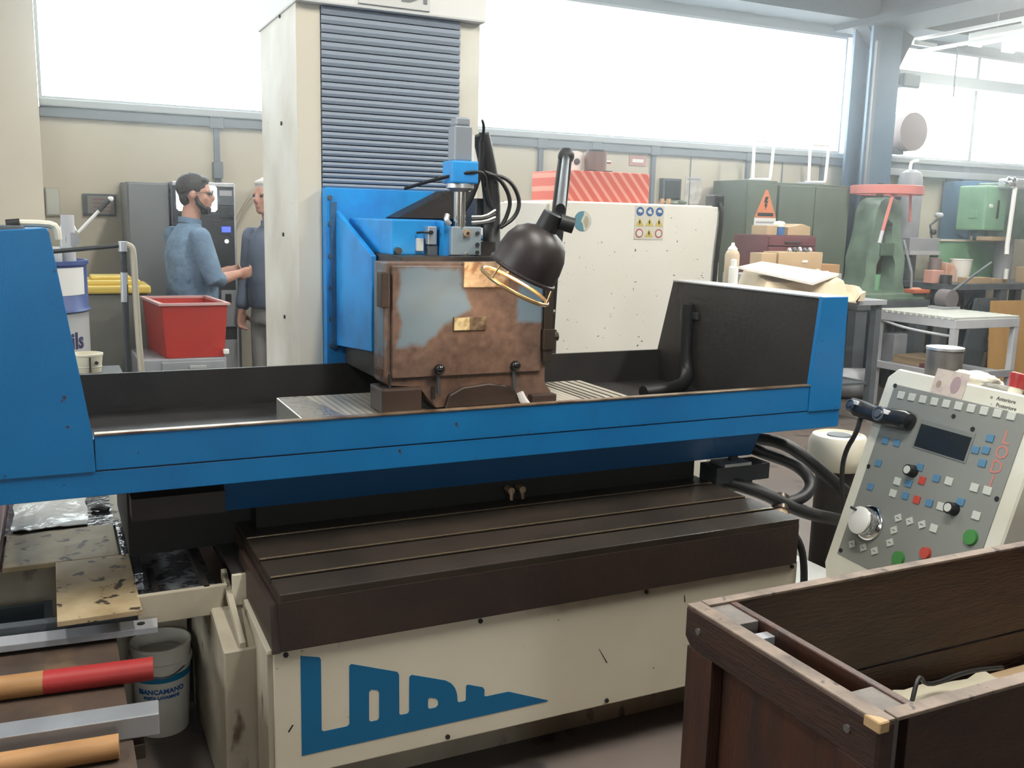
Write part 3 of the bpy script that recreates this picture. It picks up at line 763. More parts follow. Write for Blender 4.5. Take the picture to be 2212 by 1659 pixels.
MB().cyl(tuple(apex - ax * .03 + V((.02, -.02, .0))), tuple(apex - ax * .03 + V((.055, -.035, -.01))), .022, .022, 12).build('swivel_knob', DARKRUBBER, W, True)
prof = [(.030, -.112), (.055, -.102), (.078, -.082), (.092, -.052), (.098, -.015), (.098, .022), (.0955, .022), (.0955, -.015), (.0895, -.051), (.076, -.079), (.053, -.098), (.028, -.107)]
def ring_at(r, z, seg=36): return MB.ring(c0 + ax * z, ax, r, seg)
mb = MB(); mb.rings([ring_at(r, z) for r, z in prof[:6]], caps=False); sh = mb.build('lamp_shade', SHADE, W, True)
mb = MB(); mb.rings([ring_at(r, z) for r, z in prof[5:]], caps=False); mb.build('reflector', SHADE_IN, sh, True)
rr = [ring_at(.098 + .006 * math.cos(t), .026 + .006 * math.sin(t)) for t in [2 * math.pi * k / 8 for k in range(9)]]
mb = MB(); mb.rings(rr, caps=False); mb.build('lamp_rim', SHADE, sh, True)
c1 = c0 + ax * .074 + V((0, 0, 0))
rr = [MB.ring(c1 + ax * (.006 * math.sin(t)), ax, .106 + .006 * math.cos(t), 40) for t in [2 * math.pi * k / 8 for k in range(9)]]
mb = MB(); mb.rings(rr, caps=False); mb.build('guard_ring', LAMPRING, W, True)
for k in range(3):
    t = 2 * math.pi * k / 3 + .4
    a = MB.ring(c0 + ax * .02, ax, .098, 36)[int(36 * k / 3 + 3)]; b = MB.ring(c1, ax, .106, 36)[int(36 * k / 3 + 3)]
    MB().tube([tuple(a), tuple(b)], .003, 6).build('ring_stay', LAMPRING, W, True)
bp_ = c0 - ax * .03
MB().ball(tuple(bp_), .028).build('bulb', BULB, W, True)
pl = bpy.data.lights.new('work_lamp_light', 'SPOT'); pl.energy = 5.5; pl.color = (1.0, .72, .48); pl.spot_size = math.radians(115); pl.spot_blend = .5; pl.shadow_soft_size = .03
po = bpy.data.objects.new('work_lamp_light', pl); col.objects.link(po); po.location = c0 + ax * .012
po.rotation_mode = 'QUATERNION'; po.rotation_quaternion = (V((-.30, .62, -.72))).to_track_quat('-Z', 'Y')
# ------------------------------------------------------------------ electrical cabinet behind the machine
E_ = thing('electrical_cabinet', (2.6, 4.25, 0), 'cream electrical cabinet with warning stickers behind the splash guard', 'electrical cabinet')
CABM = CREAM_SPECK
MB().box(2.142, 3.12, 4.02, 4.55, 0.0, 1.645, .004).build('body', CABM, E_)
dr_ = MB().box(2.146, 3.112, 4.0, 4.022, .12, 1.640, .004).build('door', CABM, E_)
MB().box(1.97, 2.144, 4.05, 4.5, 0, 1.632, .004).build('side_unit', M('white_enamel', (.72, .71, .68), .5), E_)
MB().box(3.118, 3.165, 4.06, 4.5, 0, 1.60, .004).build('side_duct', CABM, E_)
lk = MB().cyl((2.178, 4.002, 1.61), (2.178, 3.99, 1.61), .012, seg=14).build('lock', DARKGREY, dr_, True)
MB().box(2.172, 2.184, 3.984, 3.992, 1.606, 1.614).build('lock_slot', CHROME, lk)
# round emblem: teal disc with a pale hooded profile
em = MB().cyl((2.298, 4.0, 1.552), (2.298, 3.9975, 1.552), .047, seg=32).build('emblem', M('emblem_teal', (.10, .26, .33), .5), dr_)
a = [(.006, .045), (.026, .040), (.041, .022), (.045, .0), (.040, -.022), (.026, -.040), (.008, -.046), (.004, -.030), (.000, -.012), (-.010, -.002), (-.004, .014), (.004, .028)]
flat('emblem_hood', curve_mesh([a], .0006), frame((2.298, 3.9968, 1.552), (1, 0, 0), (0, 0, 1)), M('emblem_cream', (.60, .58, .48), .5), em)
a = [(.014, .026), (.026, .020), (.033, .004), (.030, -.02), (.018, -.036), (.012, -.022), (.009, -.01), (.003, -.003), (.008, .012)]
flat('emblem_face', curve_mesh([a], .0006), frame((2.298, 3.9958, 1.552), (1, 0, 0), (0, 0, 1)), M('emblem_tan', (.40, .36, .28), .5), em)
# sticker sheet with nine safety signs
st = MB().box(2.592, 2.762, 3.9975, 4.0, 1.470, 1.634).build('sticker_sheet', M('sticker_ivory', (.62, .60, .52), .5), dr_)
YS = M('sign_yellow', (.60, .47, .12), .5); BS = M('sign_blue', (.05, .13, .33), .5); RS = M('sign_red', (.45, .10, .08), .5); WS = M('sign_white', (.66, .66, .62), .5)
def disc(r, n=20): return [(r * math.cos(2 * math.pi * k / n), r * math.sin(2 * math.pi * k / n)) for k in range(n)]
for j in range(3):
    for i in range(3):
        cx_, cz_ = 2.620 + .057 * i, 1.606 - .053 * j
        f1 = frame((cx_, 3.9968, cz_), (1, 0, 0), (0, 0, 1)); f2 = frame((cx_, 3.9958, cz_), (1, 0, 0), (0, 0, 1))
        if j == 0:
            s1 = flat('safety_sign', curve_mesh([disc(.022)], .0005), f1, BS, st)
            flat('pictogram', curve_mesh([[(-.013, -.004), (-.011, .007), (.0, .011), (.011, .007), (.013, -.006), (.004, -.002), (0, -.009), (-.005, -.001)] if i != 1 else [(-.012, -.006), (-.012, .004), (-.004, .004), (-.002, .012), (.006, .012), (.006, .0), (.012, -.004), (.010, -.012), (-.004, -.012)]], .0005), f2, WS, s1)
        elif j == 1 or i == 1:
            s1 = flat('safety_sign', curve_mesh([[(-.024, -.018), (.024, -.018), (0, .022)]], .0005), f1, YS, st)
            flat('pictogram', curve_mesh([[(-.003, .010), (.004, .010), (.001, .001), (.006, .001), (-.003, -.013), (-.001, -.003), (-.006, -.003)]], .0005), f2, INK, s1)
        else:
            s1 = flat('safety_sign', curve_mesh([disc(.022)], .0005), f1, RS, st)
            flat('pictogram', curve_mesh([disc(.016)], .0005), f2, WS, s1)
MB().tube([(3.10, 4.0, 1.66), (3.11, 3.985, 1.60), (3.09, 3.985, 1.40), (3.085, 3.985, 1.20), (3.08, 3.985, .9)], .012, 8, 1).build('cable', DARKRUBBER, E_, True)
MB().box(3.07, 3.13, 4.0, 4.08, 1.64, 1.70, .006).build('cable_gland', DARKGREY, E_)

# things on the cabinet
MB().box(2.235, 2.722, 4.08, 4.42, 1.645, 1.792, .004).build('red_carton', REDBOX, label='long red carton with pale diagonal print on the cream cabinet', cat='box')
o = thing('small_motor', (2.49, 4.24, 1.79), 'small brown-grey motor standing on the red carton', 'motor')
MB().cyl((2.50, 4.24, 1.80), (2.50, 4.24, 1.895), .056, seg=20).build('body', M('motor_brown', (.20, .16, .16), .5), o, True)
MB().box(2.43, 2.57, 4.19, 4.29, 1.79, 1.803).build('foot', DARKGREY, o)
MB().cyl((2.50, 4.24, 1.893), (2.50, 4.24, 1.905), .045, seg=20).build('cap', GREYDK, o, True)
MB().cyl((2.556, 4.24, 1.85), (2.585, 4.24, 1.85), .010, seg=8).build('shaft', STEEL, o, True)
o = thing('white_reel', (2.41, 4.28, 1.79), 'small white plastic reel beside the motor on the red carton', 'reel')
MB().cyl((2.405, 4.30, 1.845), (2.405, 4.265, 1.845), .053, seg=20).build('flange', WHITE_PLASTIC, o, True)
MB().cyl((2.405, 4.266, 1.845), (2.405, 4.26, 1.845), .016, seg=12).build('hub', GREYDK, o, True)
o = thing('oil_rag', (2.95, 4.2, 1.645), 'small dark oily rag on top of the cream cabinet', 'rag')
mb = MB()
mb.ball((2.95, 4.2, 1.655), .05, (1.3, .8, .3), 12); mb.ball((2.99, 4.18, 1.66), .03, (1.2, 1, .5), 10)
mb.build('cloth', GREENCAB, o, True)
for x in (2.83, 2.87):
    MB().cyl((x, 4.12, 1.645), (x, 4.12, 1.675), .012, seg=10).build('bolt_end', BRASS, label='small brass fitting on the cream cabinet, ' + ('nearer the red carton' if x < 2.85 else 'nearer the dark rag'), cat='fitting', group='brass fittings on the cabinet', smooth=True)

# ------------------------------------------------------------------ control console
cTL = V((2.721, 2.436, 1.0)); cu_ = V((-.097, -.995, 0)).normalized(); cv_ = V((-.294, .029, -.955)).normalized(); cn = -(cu_.cross(cv_)).normalized()
CF = Matrix(((cu_.x, -cv_.x, cn.x, cTL.x), (cu_.y, -cv_.y, cn.y, cTL.y), (cu_.z, -cv_.z, cn.z, cTL.z), (0, 0, 0, 1)))   # local (a, -b, out)
K = thing('control_console', (2.85, 2.15, 0), 'white control console with grey key panel, handwheel and LCD beside the crate', 'control console')
mb = MB(CF); mb.prism([(-.052, -.70), (-.052, .02), (-.012, .058), (.60, .058), (.628, .03), (.628, -.75), (-.02, -.75)], 'z', -.19, 0, .006)
mb.build('housing', M('console_white', (.70, .69, .60), .4, var=((.62, .60, .50), 4, .45, .7)), K)
mb = MB(); mb.box(2.66, 3.0, 1.92, 2.40, 0, .30, .01); mb.build('pedestal', CREAM, K)
mb = MB(CF); mb.box(.0, .572, -.648, .0, -.004, .004, .002)
pn = mb.build('panel', PANELGREY, K)
def key(a, b, w, h, mat, rot=0.0, name='key', z=.0045, t=.004):
    m_ = CF @ Matrix.Translation((a, -b, z)) @ Matrix.Rotation(rot, 4, 'Z')
    return MB(m_).box(-w / 2, w / 2, -h / 2, h / 2, -.001, t, .0015).build(name, mat, pn)
for i in range(10):
    key(.048 + .0517 * i, .034 - .0022 * i, .030, .026, KEYW, .04)
for a, b in ((.048, .205), (.103, .200), (.051, .288), (.051, .377), (.466, .098), (.428, .146), (.466, .138), (.469, .180), (.213, .320), (.318, .272), (.216, .363), (.323, .357), (.236, .255), (.440, .318)):
    key(a, b, .028, .024, KEYB, .04)
for a, b in ((.264, .295), (.269, .362)):
    key(a, b, .028, .026, KEYR, .04)
for a, b in ((.163, .326), (.162, .370), (.370, .268), (.472, .261), (.521, .257), (.373, .354), (.513, .342), (.375, .429)):
    key(a, b, .030, .026, KEYW, .04)
for a, b in ((.219, .443), (.271, .438), (.324, .433), (.219, .487), (.220, .532), (.058, .592), (.113, .587), (.167, .581)):
    k_ = key(a, b, .027, .024, KEYW, .6)
    MB(CF @ Matrix.Translation((a, -b, .0085))).box(-.007, .007, -.001, .001, 0, .0006).build('key_mark', INK, k_)
for a, b in ((.278, .569), (.521, .412)):
    MB(CF).cyl((a, -b, .003), (a, -b, .014), .026, .024, 18).build('green_button', KEYG, pn, True)
for a, b in ((.378, .515), (.53, .49)):
    MB(CF).cyl((a, -b, .003), (a, -b, .016), .021, .019, 18).build('red_button', KEYR, pn, True)
mb = MB(CF); mb.box(.172, .408, -.198, -.095, .003, .007, .002); sc = mb.build('screen_bezel', M('bezel_grey', (.20, .21, .20), .4), pn)
MB(CF).box(.182, .400, -.192, -.112, .006, .0085).build('screen', SCREEN, sc)
for a, b in ((.214, .276), (.425, .348)):
    kb = MB(CF).cyl((a, -b, .003), (a, -b, .034), .022, .019, 18).build('knob', DARKRUBBER, pn, True)
    MB(CF).cyl((a, -b, .034), (a, -b, .036), .014, .014, 14).build('knob_cap', KEYW, kb, True)
hw = MB(CF).lathe([(.062, .003), (.062, .012), (.056, .016), (.050, .016), (.050, .050), (.046, .055), (.030, .055), (.028, .052)], (.105, -.498, 0), (0, 0, 1), 32).build('handwheel', CHROME, pn, True)
MB(CF).lathe([(.049, .052), (.049, .060), (.044, .063)], (.105, -.498, 0), (0, 0, 1), 32).build('handwheel_face', WHITE_PLASTIC, hw, True)
MB(CF).cyl((.082, -.468, .060), (.078, -.464, .085), .005, seg=8).build('crank_pin', DARKGREY, hw, True)
for a, b in ((.005, .006), (.01, .311), (.562, .272), (.014, .632), (.30, .06), (.39, .085)):
    MB(CF).cyl((a, -b, .003), (a, -b, .007), .008, seg=10).build('screw', INK, pn)
for k_, ch in enumerate('LODI'):
    me = text_mesh(ch, .062, .0005, bold=.0002)
    flat('lettering', me, CF @ Matrix.Translation((.523, -.085 - .048 * k_, .0048)), M('pink_print', (.52, .20, .17), .5), pn)
for k_, t_ in enumerate(('o   Anteriore', '-   Posteriore')):
    flat('handwriting', text_mesh(t_, .018, .0004, 'LEFT'), CF @ Matrix.Translation((.41 + .01 * k_, .030 - .021 * k_, .0007)), INK, K)
# console top (behind the front frame) holds these
es = MB(CF).cyl((.44, .058, -.06), (.44, .082, -.06), .022, .022, 14).build('stop_button_base', CREAMPL, K, True)
MB(CF).lathe([(.024, .080), (.026, .09), (.032, .112), (.033, .124), (.026, .128)], (.44, 0, -.06), (0, 1, 0), 20).build('stop_button', REDPAINT, K, True)
# a bracket on the right rim of the console
MB(CF).box(.53, .70, -.475, -.46, .004, .02, .003).build('side_bracket', ALU, K)

MB(CF).box(.165, .305, .0, .087, .001, .002).build('banknote', M('banknote_pink', (.58, .50, .44), .6, var=((.50, .40, .38), 30, .45, .6)), label='pale pink banknote sized card stuck on the console top', cat='card')
bn = bpy.data.objects['banknote']
flat('card_oval', curve_mesh([[(.020 * math.cos(t * .3142), .030 * math.sin(t * .3142)) for t in range(20)]], .0004), CF @ Matrix.Translation((.262, .042, .0024)), M('card_mauve', (.36, .26, .27), .6), bn)
flat('card_seal', curve_mesh([[(.010 * math.cos(t * .3142), .013 * math.sin(t * .3142)) for t in range(20)]], .0004), CF @ Matrix.Translation((.192, .034, .0024)), M('card_brown', (.30, .24, .18), .6), bn)
ct = CF @ V((.10, .058, -.10))
o = thing('metal_canister', tuple(ct), 'dark grey metal canister standing on the console top', 'canister')
MB().lathe([(.060, 0), (.061, .004), (.061, .105), (.058, .112)], ct, seg=28).build('body', M('dull_zinc', (.14, .13, .12), .5, metal=.4, var=((.09, .085, .08), 12, .4, .7)), o, True)
MB().lathe([(.056, .110), (.063, .111), (.063, .120), (.052, .121)], ct, seg=28).build('rim', ALU, o, True)
# rag heap
def rag(name, c, sx, sy, sz, mat, seed, lab, cat='rag'):
    bm = bmesh.new(); bmesh.ops.create_icosphere(bm, subdivisions=4, radius=1)
    for v in bm.verts:
        n_ = noise.fractal(v.co * 1.7 + V((seed, 0, 0)), .8, 2.0, 4); v.co *= 1 + .35 * n_
        v.co = V((v.co.x * sx, v.co.y * sy, max(v.co.z, -.5) * sz + .5 * sz)) + V(c)
    me = bpy.data.meshes.new(name); bm.to_mesh(me); bm.free()
    return place(name, me, mat, None, True, lab, cat, angle=180)
rc = CF @ V((.25, .058, -.10))
rag('cleaning_rag', rc, .05, .10, .035, M('off_white_rag', (.60, .58, .50), .9, bump=(40, .4)), 3, 'crumpled off-white rag on the console top beside the canister')
rc = CF @ V((.35, .058, -.09))
rag('cleaning_rag', rc, .035, .06, .018, M('grey_rag', (.20, .20, .18), .9, bump=(40, .4)), 9, 'flat grey-green rag lying next to the red stop button')

# pendant hanging over the console's left rim
P = thing('hand_pendant', tuple(CF @ V((-.02, -.19, .03))), 'black handheld pendant with two round knobs hooked on the console rim', 'pendant')
mb = MB(CF); mb.rings([MB.ring(V(c), (1, -.09, 0), r1, 16, r2, up=(0, 0, 1)) for c, r1, r2 in (((-.155, -.118, .03), .018, .016), ((-.145, -.117, .03), .030, .026), ((-.10, -.122, .03), .034, .030), ((-.02, -.126, .03), .030, .032), ((.06, -.122, .03), .036, .034), ((.13, -.118, .03), .036, .034), ((.152, -.117, .03), .028, .028), ((.158, -.117, .03), .012, .012))])
mb.build('case', M('glossy_black_plastic', (.016, .018, .022), .22), P, True)
for a, b, r in ((-.115, .116, .020), (.035, .120, .027)):
    bt = MB(CF).lathe([(r, .055), (r, .068), (r * .8, .069), (r * .78, .064), (r * .6, .064), (r * .55, .072)], (a, -b, 0), (0, 0, 1), 22).build('round_knob', M('pendant_grey', (.10, .115, .14), .35), P, True)
    MB(CF).box(a + r * .5, a + r * 1.7, -b + .004, -b + .02, .056, .068, .003).build('bright_tab', WHITEP, bt)
MB(CF).tube([(-.08, -.15, .03), (-.075, -.21, .03), (-.11, -.28, .02), (-.12, -.36, .0), (-.10, -.50, -.05)], .009, 8, 2).build('cord', DARKRUBBER, P, True)

# cream pump cap standing between machine and console
o = thing('coolant_pump', (2.97, 2.93, 0), 'cream capped coolant pump behind the hoses at the machine end', 'pump')
MB().cyl((2.97, 2.93, 0), (2.97, 2.93, .55), .085, seg=20).build('body', BLACKM, o, True)
MB().lathe([(.105, .545), (.118, .56), (.125, .60), (.122, .66), (.108, .688), (.09, .694), (.085, .684), (.02, .684)], (2.97, 2.93, 0), seg=28).build('cap', CREAMPL, o, True)
MB().lathe([(.05, .683), (.05, .690), (.03, .692)], (2.97, 2.93, 0), seg=20).build('cap_disc', GREYDK, o, True)
MB().box(2.84, 3.10, 2.80, 3.06, 0, .06, .005).build('foot', BLACKM, o)

# ------------------------------------------------------------------ wooden crate
B = thing('wooden_crate', (1.75, 1.21, 0), 'dark stained wooden crate with a worn greyed double rail at its end', 'crate')
x0, x1, y0, y1, zt = 1.115, 2.75, .965, 1.462, .80
for z0_, z1_ in ((.12, .345), (.35, .575), (.58, .797)):
    MB().box(x0 + .06, x1, y1 - .02, y1, z0_, z1_, .002).build('side_board', WOOD, B)
    MB().box(x0 + .06, x1, y0, y0 + .02, z0_, z1_, .002).build('side_board', WOOD, B)
for z0_, z1_ in ((.12, .40), (.405, .70)):
    MB().box(x0 + .03, x0 + .048, y0 + .02, y1 - .02, z0_, z1_, .002).build('end_board', WOOD_RED, B)
MB().box(x0 + .085, x0 + .102, y0 + .02, y1 - .02, .12, .80, .003).build('inner_end_board', WOOD_RED, B)
MB().box(x1 - .02, x1, y0 + .02, y1 - .02, .12, .79, .002).build('end_board', WOOD, B)
MB().box(x0 + .09, x1 - .02, y0 + .02, y1 - .02, .11, .13).build('bottom_board', WOOD, B)
MB().prism([(y0 - .002, .715), (y0 - .002, .80), (y1 + .002, .80), (y1 + .002, .735), (y1 - .02, .715)], 'x', x0 - .004, x0 + .032, .005).build('end_rail', WOOD, B)
MB().box(x0 - .002, x0 + .031, y0, y1, .797, .8025, .002).build('rail_cap', WOOD_WORN, B)
for a, b in ((y1 - .112, y1 - .018), (y0 + .018, y0 + .10)):
    MB().box(x0 + .033, x0 + .086, a, b, .70, .797, .002).build('rail_block', M('grey_block_wood', (.17, .15, .135), .7, var=((.09, .08, .07), 18, .4, .66), bump=(40, .4)), B)
MB().box(x0 + .045, x0 + .087, y1 - .16, y1 - .135, .74, .785, .002).build('metal_clip', GREYPAINT, B)
for a, b in ((y1 - .085, y1 - .004), (y0 + .004, y0 + .085)):
    MB().box(x0, x0 + .03, a, b, .05, .716, .003).build('corner_post', WOOD_RED, B)
MB().box(x0 + .033, x1, y1 - .024, y1 + .002, .797, .803, .002).build('top_strip', WOOD_WORN, B)
MB().box(x0 + .033, x1, y0 - .002, y0 + .026, .797, .804, .002).build('top_strip', WOOD_WORN, B)
MB().prism([(x0 - .0065, y0 - .004), (x0 + .016, y0 - .004), (x0 + .012, y0 + .012), (x0 - .0065, y0 + .03)], 'z', .784, .8035, .002).build('bare_corner', M('bare_split_wood', (.46, .30, .15), .7), B)
for y in (y1 - .045, y0 + .06):
    MB().cyl((x0 - .002, y, .762), (x0 - .008, y, .762), .007, seg=8).build('bolt', STEEL, B)
for y in (y0 + .05, y1 - .05):
    MB().box(x0 + .02, x1, y - .035, y + .035, 0, .11).build('skid', WOOD, B)
# contents of the crate
sheet('packing_paper', 1.46, 1.95, 1.09, 1.40, .50, .05, M('cream_paper', (.46, .42, .32), .7), seed=4, label='creased cream packing paper lying in the wooden crate', cat='paper')
mb = MB()
mb.tube([(1.62, 1.33, .53), (1.66, 1.35, .60), (1.70, 1.36, .55), (1.80, 1.34, .58), (1.95, 1.36, .55)], .005, 6, 2); mb.build('loose_wire', DARKRUBBER, label='thin black wire curled in the wooden crate', cat='wire', smooth=True)
for k, (a, b) in enumerate(((.13, .32), (.32, .50))):
    MB().box(1.30 + .05 * k, 2.6, 1.02, 1.42, a, b, .004).build('packed_carton', CARD, label=('flat brown carton at the bottom of the crate', 'brown carton under the packing paper in the crate')[k], cat='box')

# ------------------------------------------------------------------ bench and bars at the left
N_ = thing('low_bench', (-.3, 2.05, 0), 'low brown stained bench carrying metal bars and poles', 'bench')
BENCH = M('grimy_brown_bench', (.085, .055, .038), .6, var=((.05, .034, .026), 7, .35, .7), spots=((.16, .10, .05), 5, .6, .75), bump=(30, .2))
for k in range(4):
    MB().box(-.80, .105, 1.42 + .285 * k, 1.70 + .285 * k, .435, .46, .003).build('plank', BENCH, N_)
for x in (-.75, .04):
    for y in (1.46, 2.48):
        MB().box(x - .03, x + .03, y - .03, y + .03, 0, .436).build('leg', GREYDK, N_)
MB().box(-.75, .04, 2.46, 2.50, .36, .43).build('apron', GREYDK, N_)
def bar(name, p0, p1, w, h, mat, lab, cat, hole=None):
    d = V(p1) - V(p0); L_ = d.length
    m_ = frame(p0, d, V((-d.y, d.x, 0)))
    mb = MB(m_); mb.box(0, L_, -w / 2, w / 2, 0, h, .002)
    return mb.build(name, mat, label=lab, cat=cat)
bar('steel_bar', (-.70, 2.575, .472), (.205, 2.508, .472), .060, .018, GREYPAINT, 'flat grey steel bar with a bolt hole across the bench end', 'bar')
sb = bpy.data.objects['steel_bar']
MB().cyl((.165, 2.512, .489), (.165, 2.512, .4915), .010, seg=12).build('bolt_hole', INK, sb)
bar('angle_bar', (-.70, 2.655, .46), (.168, 2.60, .46), .035, .035, GREYDK, 'dark grey angle bar lying behind the flat steel bar', 'bar')
o = thing('painted_pole', (0, 2.27, .46), 'wooden pole with its end painted red on the bench', 'pole')
a_, b_, c_ = V((-.75, 2.335, .487)), V((-.062, 2.268, .487)), V((.17, 2.245, .487))
MB().cyl(a_, b_, .027, seg=16).build('bare_wood', POLEWOOD, o, True)
MB().cyl(b_, c_, .0272, seg=16).build('red_end', REDPAINT, o, True)
bar('aluminium_profile', (-.72, 2.085, .46), (.160, 2.015, .46), .062, .048, ALU, 'square aluminium profile lying across the brown bench', 'bar')
o = thing('wood_handle', (0, 1.93, .46), 'plain round wooden handle at the near edge of the bench', 'handle')
MB().cyl((-.72, 1.985, .485), (.075, 1.925, .485), .0245, seg=16).build('shaft', POLEWOOD, o, True)
MB().box(-.06, .13, 2.005, 2.04, .40, .435, .003).build('rod_end', STEEL_BROWN, label='short rusty rod end sticking out under the aluminium profile', cat='rod')
# grey parts bin left of the cover plates
o = thing('parts_bin', (-.2, 2.78, .3), 'dark grey plastic parts bin below the stained cover plates', 'bin')
BINM = M('dark_bin_plastic', (.06, .072, .078), .5)
mb = MB(); mb.box(-.50, -.045, 2.68, 2.70, .0, .44).box(-.50, -.045, 2.88, 2.90, .0, .44).box(-.065, -.045, 2.70, 2.88, .0, .44).box(-.50, -.48, 2.70, 2.88, .0, .44).box(-.5, -.045, 2.68, 2.90, 0, .02)
mb.build('shell', BINM, o)
MB().box(-.51, -.035, 2.67, 2.695, .43, .45, .004).build('rim', GREYPAINT, o)
# bucket with lettering
o = thing('plastic_bucket', (.235, 2.86, 0), 'white plastic bucket with blue band and blue lettering beside the bench', 'bucket')
bc = V((.240, 2.87, 0))
MB().lathe([(.001, .004), (.072, .0), (.074, .004), (.084, .215), (.090, .217), (.090, .232), (.085, .234), (.085, .268), (.088, .270), (.088, .280), (.083, .281), (.080, .24), (.0705, .008), (.001, .0075)], bc, seg=36, caps=False).build('pail', BUCKETW, o, True)
MB().lathe([(.0826, .178), (.0835, .1975), (.0845, .1972), (.0837, .1775), (.0826, .178)], bc, seg=36, caps=False).build('blue_band', BANDBLUE, o, True)
MB().lathe([(.001, .236), (.080, .236), (.081, .245)], bc, seg=30, caps=False).build('contents', M('white_paste', (.55, .54, .48), .6), o, True)
def curved_text(txt, size, z, r, ang0):
    me = text_mesh(txt, size, .0006, bold=.0006)
    for v in me.vertices:
        t = ang0 + v.co.x / r; rr_ = r + v.co.z
        v.co = V((bc.x + rr_ * math.sin(t), bc.y - rr_ * math.cos(t), z + v.co.y))
    return place('lettering', me, BLUEINK, o)
curved_text('BIANCAMANO', .021, .150, .0826, -.12); curved_text('PASTA LAVAMANI', .013, .131, .0818, -.12)
mb = MB()
mb.tube([bc + V((-.086, 0, .255)), bc + V((-.07, -.06, .215)), bc + V((0, -.095, .19)), bc + V((.07, -.06, .215)), bc + V((.086, 0, .255))], .0025, 6, 2); mb.build('wire_handle', STEEL, o, True)
# creams and clutter on top of the guard's left end wall
o = thing('hose_gun', (-.05, 2.62, 1.49), 'cream hose nozzle with dark grip lying on top of the blue left guard wing', 'hose nozzle')
MB().box(-.33, -.05, 2.56, 2.68, 1.488, 1.508, .008).build('grip', GREYDK, o)
MB().tube([(-.085, 2.62, 1.513), (.0, 2.62, 1.513), (.02, 2.62, 1.506), (.022, 2.62, 1.475)], .009, 8, 1).build('spout', CREAMPL, o, True)
MB().cyl((-.09, 2.62, 1.508), (-.06, 2.62, 1.511), .014, seg=10).build('collar', DARKRUBBER, o, True)
# ------------------------------------------------------------------ left background
# grey locker and vending machine
o = thing('grey_locker', (.60, 7.1, 0), 'tall plain grey metal locker beside the coffee vending machine', 'locker')
MB().box(.478, .735, 6.78, 7.42, .05, 1.735, .004).build('body', VENDGREY, o)
MB().box(.484, .730, 6.76, 6.782, .08, 1.725, .004).build('door', VENDGREY, o)
MB().box(.705, .715, 6.745, 6.762, .95, 1.10, .003).build('handle', DARKGREY, o)
MB().box(.49, .72, 6.80, 7.40, 0, .05).build('plinth', GREYDK, o)
o = thing('vending_machine', (.95, 7.0, 0), 'dark coffee vending machine with backlit panel and blue display behind the man', 'vending machine')
VB = M('vending_black', (.035, .037, .042), .35)
MB().box(.745, 1.145, 6.72, 7.40, .04, 1.745, .006).build('body', VENDGREY, o)
vd = MB().box(.748, 1.142, 6.695, 6.722, .06, 1.735, .006).build('door', VB, o)
MB().box(.748, 1.142, 6.69, 6.70, 1.72, 1.745, .003).build('top_trim', ALU, o)
me = curve_mesh([[(-.13, -.07), (-.115, -.085), (.115, -.085), (.13, -.07), (.13, .07), (.115, .085), (-.115, .085), (-.13, .07)]], .003)
flat('backlit_panel', me, frame((.90, 6.692, 1.64), (1, 0, 0), (0, 0, 1)), BACKLIT, vd)
MB().box(1.035, 1.135, 6.686, 6.696, 1.60, 1.70, .003).build('coin_panel', GREYDK, vd)
MB().box(1.045, 1.125, 6.682, 6.69, 1.66, 1.695).build('label', GREYPAINT, vd)
MB().box(1.045, 1.13, 6.684, 6.694, 1.515, 1.59, .003).build('card_reader', DARKGREY, vd)
MB().box(1.055, 1.113, 6.686, 6.696, 1.42, 1.458, .001).build('display', LCDBLUE, vd)
MB().cyl((1.085, 6.696, 1.36), (1.085, 6.688, 1.36), .013, seg=12).build('lit_button', BACKLIT, vd)
MB().box(1.04, 1.14, 6.684, 6.696, .78, 1.03, .003).build('service_panel', GREYPAINT, vd)
MB().box(1.065, 1.105, 6.68, 6.688, .945, 1.005).build('service_slot', INK, vd)
MB().box(1.04, 1.14, 6.684, 6.696, .45, .69, .003).build('service_panel', GREYPAINT, vd)
MB().box(1.137, 1.15, 6.69, 6.72, .06, 1.735, .002).build('edge_trim', ALU, vd)
MB().box(.80, 1.12, 6.75, 7.35, 0, .04).build('plinth', GREYDK, o)
o = thing('cup_shelf', (1.25, 7.1, 1.0), 'small table with white cups beside the vending machine', 'table')
MB().box(1.17, 1.55, 6.95, 7.4, 1.10, 1.13).build('table_top', GREYDK, o)
for x in (1.2, 1.52):
    for y in (6.98, 7.37):
        MB().box(x - .015, x + .015, y - .015, y + .015, 0, 1.10).build('leg', GREYDK, o)
o = thing('paper_tray', (1.25, 7.05, 1.13), 'white tray of napkins on the table beside the vending machine', 'tray')
MB().box(1.19, 1.32, 6.98, 7.08, 1.13, 1.18, .006).build('napkins', WHITEP, o)
# slanting hose on the wall
MB().tube([(1.22, 7.40, 1.35), (1.30, 7.42, 1.55), (1.42, 7.43, 1.72), (1.62, 7.46, 1.82)], .012, 8, 2).build('wall_hose', CREAM_DIRTY, label='brown hose rising along the wall beside the vending machine', cat='hose', smooth=True)
